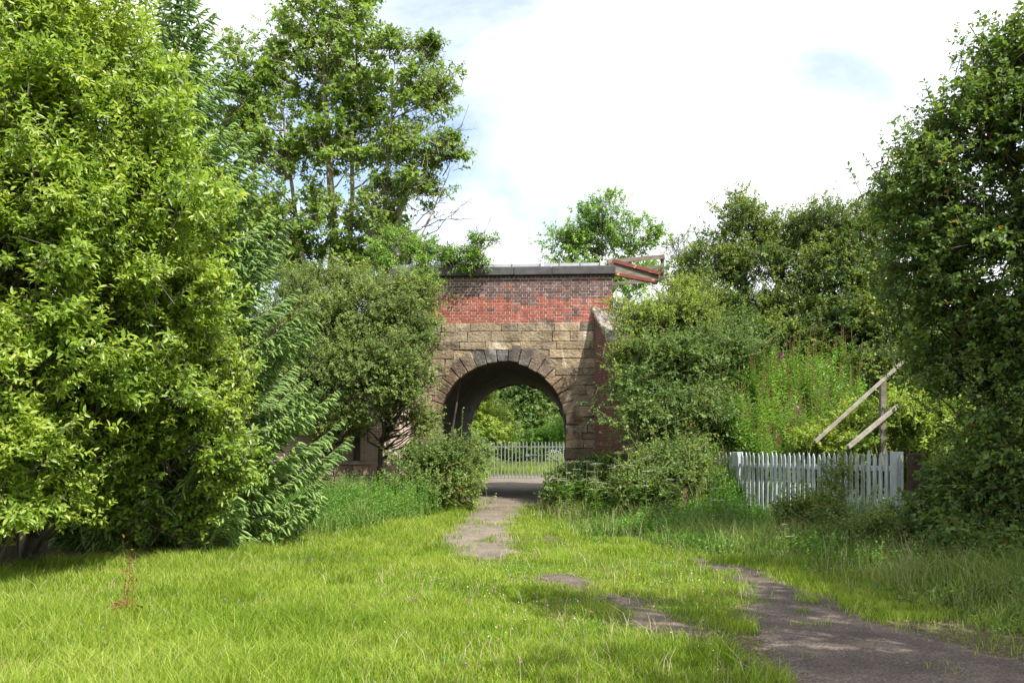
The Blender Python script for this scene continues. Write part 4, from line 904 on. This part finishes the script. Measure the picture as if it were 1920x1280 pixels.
# ------------------------------------------------------------------ grass and ground cover
def blades(rng, x, y, h, wd, lean=.5, wind=(0, 0)):
    n = len(x); z = H(x, y)-.01; a = rng.uniform(0, 6.28, n); s = np.stack([np.cos(a), np.sin(a), 0*a], 1)*wd[:, None]/2
    b = rng.uniform(0, 6.28, n); ln = np.stack([np.cos(b)+wind[0], np.sin(b)+wind[1], 0*b], 1)*(h*lean*rng.uniform(.2, 1.2, n))[:, None]
    p = np.stack([x, y, z], 1); up = np.array([0, 0, 1.])*h[:, None]
    m = p+up*.58+ln*.3; t = p+up*rng.uniform(.8, 1, n)[:, None]+ln
    V = np.stack([p-s, p+s, m+s*.8, m-s*.8, t], 1).reshape(-1, 3); i = np.arange(n)[:, None]*5
    return V, i+np.array([0, 1, 2, 3]), i+np.array([3, 2, 4])
def scatter(rng, n, x0, x1, y0, y1, dens):
    """n tries, kept with probability dens(x, y); sampled evenly in angle so near ground is denser"""
    y = y0*(y1/y0)**rng.random(n); x = rng.uniform(x0, x1, n)*1.0
    k = rng.random(n) < dens(x, y); return x[k], y[k]
def vis(x, y): return (np.abs(x) < .60*y+1.0)
def uvside(x, y):
    u, v = to_uv(x, y); return u, v
def verge(x, y):
    """0 on the mown lawn, 1 in the tall verge"""
    r = sst(-.5, .9, x-np.interp(y, [6, 8, 10, 12.5, 13.6, 15, 17, 21], [4.7, 4.3, 4.0, 3.7, 3.0, 2.2, 1.1, .5]))
    l_ = sst(-.3, .8, np.interp(y, [14, 16, 18, 20, 23], [-3.9, -2.9, -2.0, -1.5, -1.2])-x)*sst(15.5, 17, y)
    return np.maximum(r, l_)
def ok(x, y):
    u, v = to_uv(x, y); inside = (np.abs(u) < 2.6) & (v > -.1) & (v < LEN+.1)
    d = np.clip(-v, 0, None); hid = (v > -5) & (v < .3) & (((u > 2.2+d*TR) & (u < 2.7+d*TR+.3)) | ((u < -2.2-d*TL) & (u > -2.8-d*TL-.3)))
    return ~inside & ~hid
rng = np.random.default_rng(100)
A = Acc()
def lawn_d(x, y):
    pd = path_dist(x, y); d = np.where(pd > 0, np.where(pd < .10, .45, np.where(pd < .24, .16, .012))+.5*(vnoise(x, y, 3.1, 77) > .80)*(y < 19), np.where(pd > -.16, .55, 1.0))*(1-.93*bare(x, y))*(1-under_tree(x, y)*1.0)
    return d*(1-.8*verge(x, y))*vis(x, y)*ok(x, y)
x, y = scatter(rng, 560000, -9, 6, 5.6, 23, lambda x, y: lawn_d(x, y)*np.clip(.55+.7*vnoise(x, y, 1.6, 3), 0, 1))
tuft = vnoise(x, y, .8, 5)*.6+vnoise(x, y, 3.3, 6)*.4
h = .04+.17*np.clip(tuft-.25, 0, 1)**1.2*1.6+.02*rng.random(len(x)); h *= rng.uniform(.6, 1.25, len(x)); h += (.05+.10*vnoise(x, y, .5, 91))*sst(.5, -3, x)*rng.random(len(x))
h *= 1-.45*np.exp(-((x-1.0)/1.8)**2-((y-11)/4)**2)
V, Q, T = blades(rng, x, y, h, .0045+.00035*y+0*h, .65); A.add(V, Q, T)
# denser tufts of long bent grass
for k in range(300):
    yy = 6.2*(21/6.2)**rng.random(); xx = rng.uniform(-.58*yy-.3, .4*yy)
    if lawn_d(np.array([xx]), np.array([yy]))[0] < .3: continue
    n = 130; r_ = rng.uniform(.10, .3); a = rng.uniform(0, 6.28, n); q = np.sqrt(rng.random(n))*r_; hx = rng.uniform(.16, .38)*(.6+.4*rng.random(n))*(1.2-q/r_*.5)*(.65 if xx > -.5 else 1)
    V, Q, T = blades(rng, xx+np.cos(a)*q, yy+np.sin(a)*q, hx, np.full(n, .007), .9); A.add(V, Q, T)
g_ = A.obj('lawn_grass', M['grass'], None); tag(g_, label='bright green rough lawn grass across the foreground', cat='grass', kind='stuff')

x, y = scatter(rng, 9000, -9, 4, 5.8, 18, lambda x, y: lawn_d(x, y)*np.clip(vnoise(x, y, 1.3, 61)*1.9-.6, 0, 1))
h = rng.uniform(.08, .30, len(x)); V, Q, T = blades(rng, x, y, h, .0035+.0003*y+0*h, .8); B_ = Acc().add(V, Q, T)
g_ = B_.obj('dry_grass', M['straw'], None); tag(g_, label='scattered dry yellow blades among the lawn grass', cat='grass', kind='stuff')
A = Acc(); S_ = Acc()
x, y = scatter(rng, 230000, -7, 11, 6.3, 25, lambda x, y: np.clip(verge(x, y), 0, 1)*(path_dist(x, y) < -.05)*vis(x, y)*ok(x, y)*(1-under_tree(x, y))*np.clip(.3+vnoise(x, y, 1.2, 12), 0, 1))
ed = verge(x, y)
h = (.10+.62*vnoise(x, y, 1.1, 14)**1.4)*rng.uniform(.45, 1.25, len(x))*(.4+.6*ed)
V, Q, T = blades(rng, x, y, h, .0042+.0004*y+0*h, .75); A.add(V, Q, T)
g_ = A.obj('verge_grass', M['tallgrass'], None); tag(g_, label='long uncut grass along both verges leading to the arch', cat='grass', kind='stuff')
x, y = scatter(rng, 9000, -6.5, 9, 9, 23, lambda x, y: (np.clip(verge(x, y), 0, 1)*.9+.03*under_tree(x-1.2, y)*0)*(x > 0)*(path_dist(x, y) < -.1)*vis(x, y)*ok(x, y)*np.clip(vnoise(x, y, .8, 15)*1.6-.5, 0, 1))
h = rng.uniform(.35, .8, len(x)); V, Q, T = blades(rng, x, y, h, .004+.0002*y+0*h, .35); S_.add(V, Q, T)
k = rng.random(len(x)) < .6; n = k.sum(); z0 = H(x[k], y[k])+h[k]*.72; m = 7
pos = np.repeat(np.stack([x[k], y[k], z0], 1), m, 0)+rng.normal(size=(n*m, 3))*[.015, .015, .05]
V, Q = leaf_geo(pos, np.tile([.1, 0, 1.], (n*m, 1))+rnd_dir(rng, n*m)*.5, rnd_dir(rng, n*m), np.full(n*m, .03), np.full(n*m, .009), 0); S_.add(V, Q)
g_ = S_.obj('seeding_grass', M['straw'], None); tag(g_, label='straw-coloured seed heads of tall grass in the right verge', cat='grass', kind='stuff')

def weeds(name, label, n, reg, hfun, nl, L_, W_, mat, dens, seed, lod=1):
    rng = np.random.default_rng(seed); x0, x1, y0, y1 = reg; x = rng.uniform(x0, x1, n); y = rng.uniform(y0, y1, n)
    k = (rng.random(n) < dens(x, y)) & ok(x, y) & (path_dist(x, y) < -.1); x, y = x[k], y[k]; n = len(x)
    hh = hfun(x, y)*rng.uniform(.6, 1.15, n); base = np.stack([x, y, H(x, y)-.02], 1); dr = unit(np.array([0, 0, 1.])+rng.normal(size=(n, 3))*.16)
    V, Q = twig_leaves(rng, base, dr, hh, nl, L_, W_, 1.1, lod, .02, .1); A = Acc(); A.add(V, Q)
    Vs, Qs = tubes(np.stack([base, base+dr*hh[:, None]*.5, base+dr*hh[:, None]], 1), np.tile([.005, .004, .002], (n, 1)), 3); A.add(Vs, Qs)
    o = A.obj(name, M[mat], None); tag(o, label=label, cat='weeds', kind='stuff'); return n
def ell(cx, cy, rx, ry): return lambda x, y: np.exp(-((x-cx)/rx)**4-((y-cy)/ry)**4)
weeds('nettles', 'fresh green weeds along the wall left of the path', 2400, (-5.2, -1.3, 16.5, 21.5), lambda x, y: .35+.5*sst(17, 20, y), 15, .05, .03, 'nettle',
      lambda x, y: sst(0, .5, np.interp(y, [16, 18, 20, 22], [-3.1, -2.1, -1.45, -1.25])-x)*sst(16.3, 17.5, y), 200)
weeds('meadow_weeds', 'mixed leafy weeds in the bank in front of the picket fence', 8000, (1.2, 7.4, 11.5, 21), lambda x, y: (.2+.5*vnoise(x, y, .9, 18))*(.7+.5*sst(2.5, 5, x)), 14, .062, .03, 'nettle',
      lambda x, y: verge(x-.45, y)*np.clip(vnoise(x, y, 1.1, 19)*2.2-.6, 0, 1), 201)
weeds('shady_weeds', 'dark leafy weeds in the shade along the right edge of the path', 7500, (3.8, 8.5, 6.5, 14.2), lambda x, y: (.12+.5*sst(4.2, 6.4, x))*(.5+vnoise(x, y, 1.3, 59)), 13, .055, .03, 'bramble',
      lambda x, y: verge(x-.25, y)*.95, 202)
weeds('lawn_clover', 'darker clover patches in the lawn', 17000, (-6, 3, 6.3, 18), lambda x, y: .07+0*x, 6, .025, .022, 'nettle', lambda x, y: np.clip(vnoise(x, y, 1.1, 23)*3-1.7, 0, 1)*(1-verge(x, y))*(1-under_tree(x, y))*(1-bare(x, y)), 203)
weeds('slope_weeds', 'green undergrowth covering the embankment slope', 5200, (3.2, 13, 17.5, 25), lambda x, y: .4+.3*vnoise(x, y, .9, 25), 12, .09, .045, 'dark', lambda x, y: ((to_uv(x, y)[0] > 3.0+np.clip(24-y, 0, 6)*.38) & (x > 6.42-(y-15.2)*.396+.25))*1.0, 204, 0)
weeds('bank_weeds', 'green undergrowth covering the left embankment', 3000, (-12, -3.2, 18.5, 28), lambda x, y: .5+.3*vnoise(x, y, .9, 25), 12, .09, .05, 'dark', lambda x, y: (to_uv(x, y)[0] < -3.2-np.clip(24-y, 0, 6)*.92)*1.0, 205, 0)
weeds('verge_weeds', 'tall rough weeds between the arch and the picket fence', 2600, (1.2, 5.2, 16.2, 21.8), lambda x, y: (.35+.5*vnoise(x, y, 1.4, 57))*sst(.9, 2.6, x), 17, .07, .032, 'nettle', lambda x, y: (x < 6.42-(y-15.2)*.396)*sst(1.0, 1.8, x)*np.clip(vnoise(x, y, 1.7, 58)*2-.3, 0, 1), 207, 0)
weeds('slope_herbs', 'leafy growth filling in between the willowherb stems', 1500, (4.2, 9, 18.6, 21.4), lambda x, y: .8+.5*vnoise(x, y, 1.1, 27), 30, .12, .03, 'herb', lambda x, y: ((x/y > .215) & (x/y < .385) & (x > 6.42-(y-15.2)*.396+.3))*1.0, 206, 0)
# lit grass beyond the tunnel
x = rng.uniform(-6, 9, 60000); y = rng.uniform(33.2, 62, 60000); k = (path_dist(x, y) < -.05) & ok(x, y); x, y = x[k], y[k]
V, Q, T = blades(rng, x, y, rng.uniform(.15, .5, len(x))+.25*(y > 42), np.full(len(x), .025), .5); A = Acc(); A.add(V, Q, T)
g_ = A.obj('meadow_grass', M['grass'], None); tag(g_, label='sunlit meadow grass beyond the gate', cat='grass', kind='stuff')

# clover heads and tiny flowers in the lawn
def puffs(name, label, n, x, y, z, r, mat):
    a = np.array([(1, 0, 0), (-1, 0, 0), (0, 1, 0), (0, -1, 0), (0, 0, 1), (0, 0, -1)], float); f = np.array([(0, 2, 4), (2, 1, 4), (1, 3, 4), (3, 0, 4), (2, 0, 5), (1, 2, 5), (3, 1, 5), (0, 3, 5)])
    c = np.stack([x, y, z], 1); V = (c[:, None]+a[None]*r[:, None, None]).reshape(-1, 3); T = (np.arange(len(x))[:, None, None]*6+f[None]).reshape(-1, 3)
    o = mk(name, V, None, T, M[mat]); tag(o, label=label, cat='flowers', kind='stuff')
x, y = scatter(rng, 1300, -5.5, 3.5, 6.3, 15, lambda x, y: lawn_d(x, y)*np.clip(vnoise(x, y, .9, 41)*2-.9+.3*(x > -.5), 0, 1)*sst(-3, .5, x)); puffs('clover_flowers', 'small white clover heads dotted over the lawn', 0, x, y, H(x, y)+rng.uniform(.06, .12, len(x)), rng.uniform(.005, .008, len(x)), 'whitefl')
x, y = scatter(rng, 900, -5.5, 3, 6.3, 15, lambda x, y: lawn_d(x, y)*np.clip(vnoise(x, y, .8, 43)*2-.5, 0, 1)); puffs('clover_flowers', 'small purple flower heads dotted over the lawn', 0, x, y, H(x, y)+rng.uniform(.08, .15, len(x)), rng.uniform(.006, .010, len(x)), 'purple')
rng = np.random.default_rng(300)
x, y = scatter(rng, 60000, -2, 6, 5.8, 24, lambda x, y: np.clip(np.where(path_dist(x, y) > 0, .25+.75*(path_dist(x, y) < .2), bare(x, y)*.8+(path_dist(x, y) > -.12)*.5), 0, 1)*np.clip(vnoise(x, y, 2.3, 71)*1.8-.3, 0, 1))
rs = rng.uniform(.003, .009, len(x))*(1+(rng.random(len(x)) < .06)*1.2); puffs('gravel', 'loose grit and small stones along the worn paths', 0, x, y, H(x, y)+.012, rs, 'stonegrit')
for o in sc.objects:
    if o.name.startswith('gravel'): o['category'] = 'gravel'
tag(br, cat='bridge')
print('tris', sum(len(o.data.polygons) for o in sc.objects if o.type == 'MESH'))
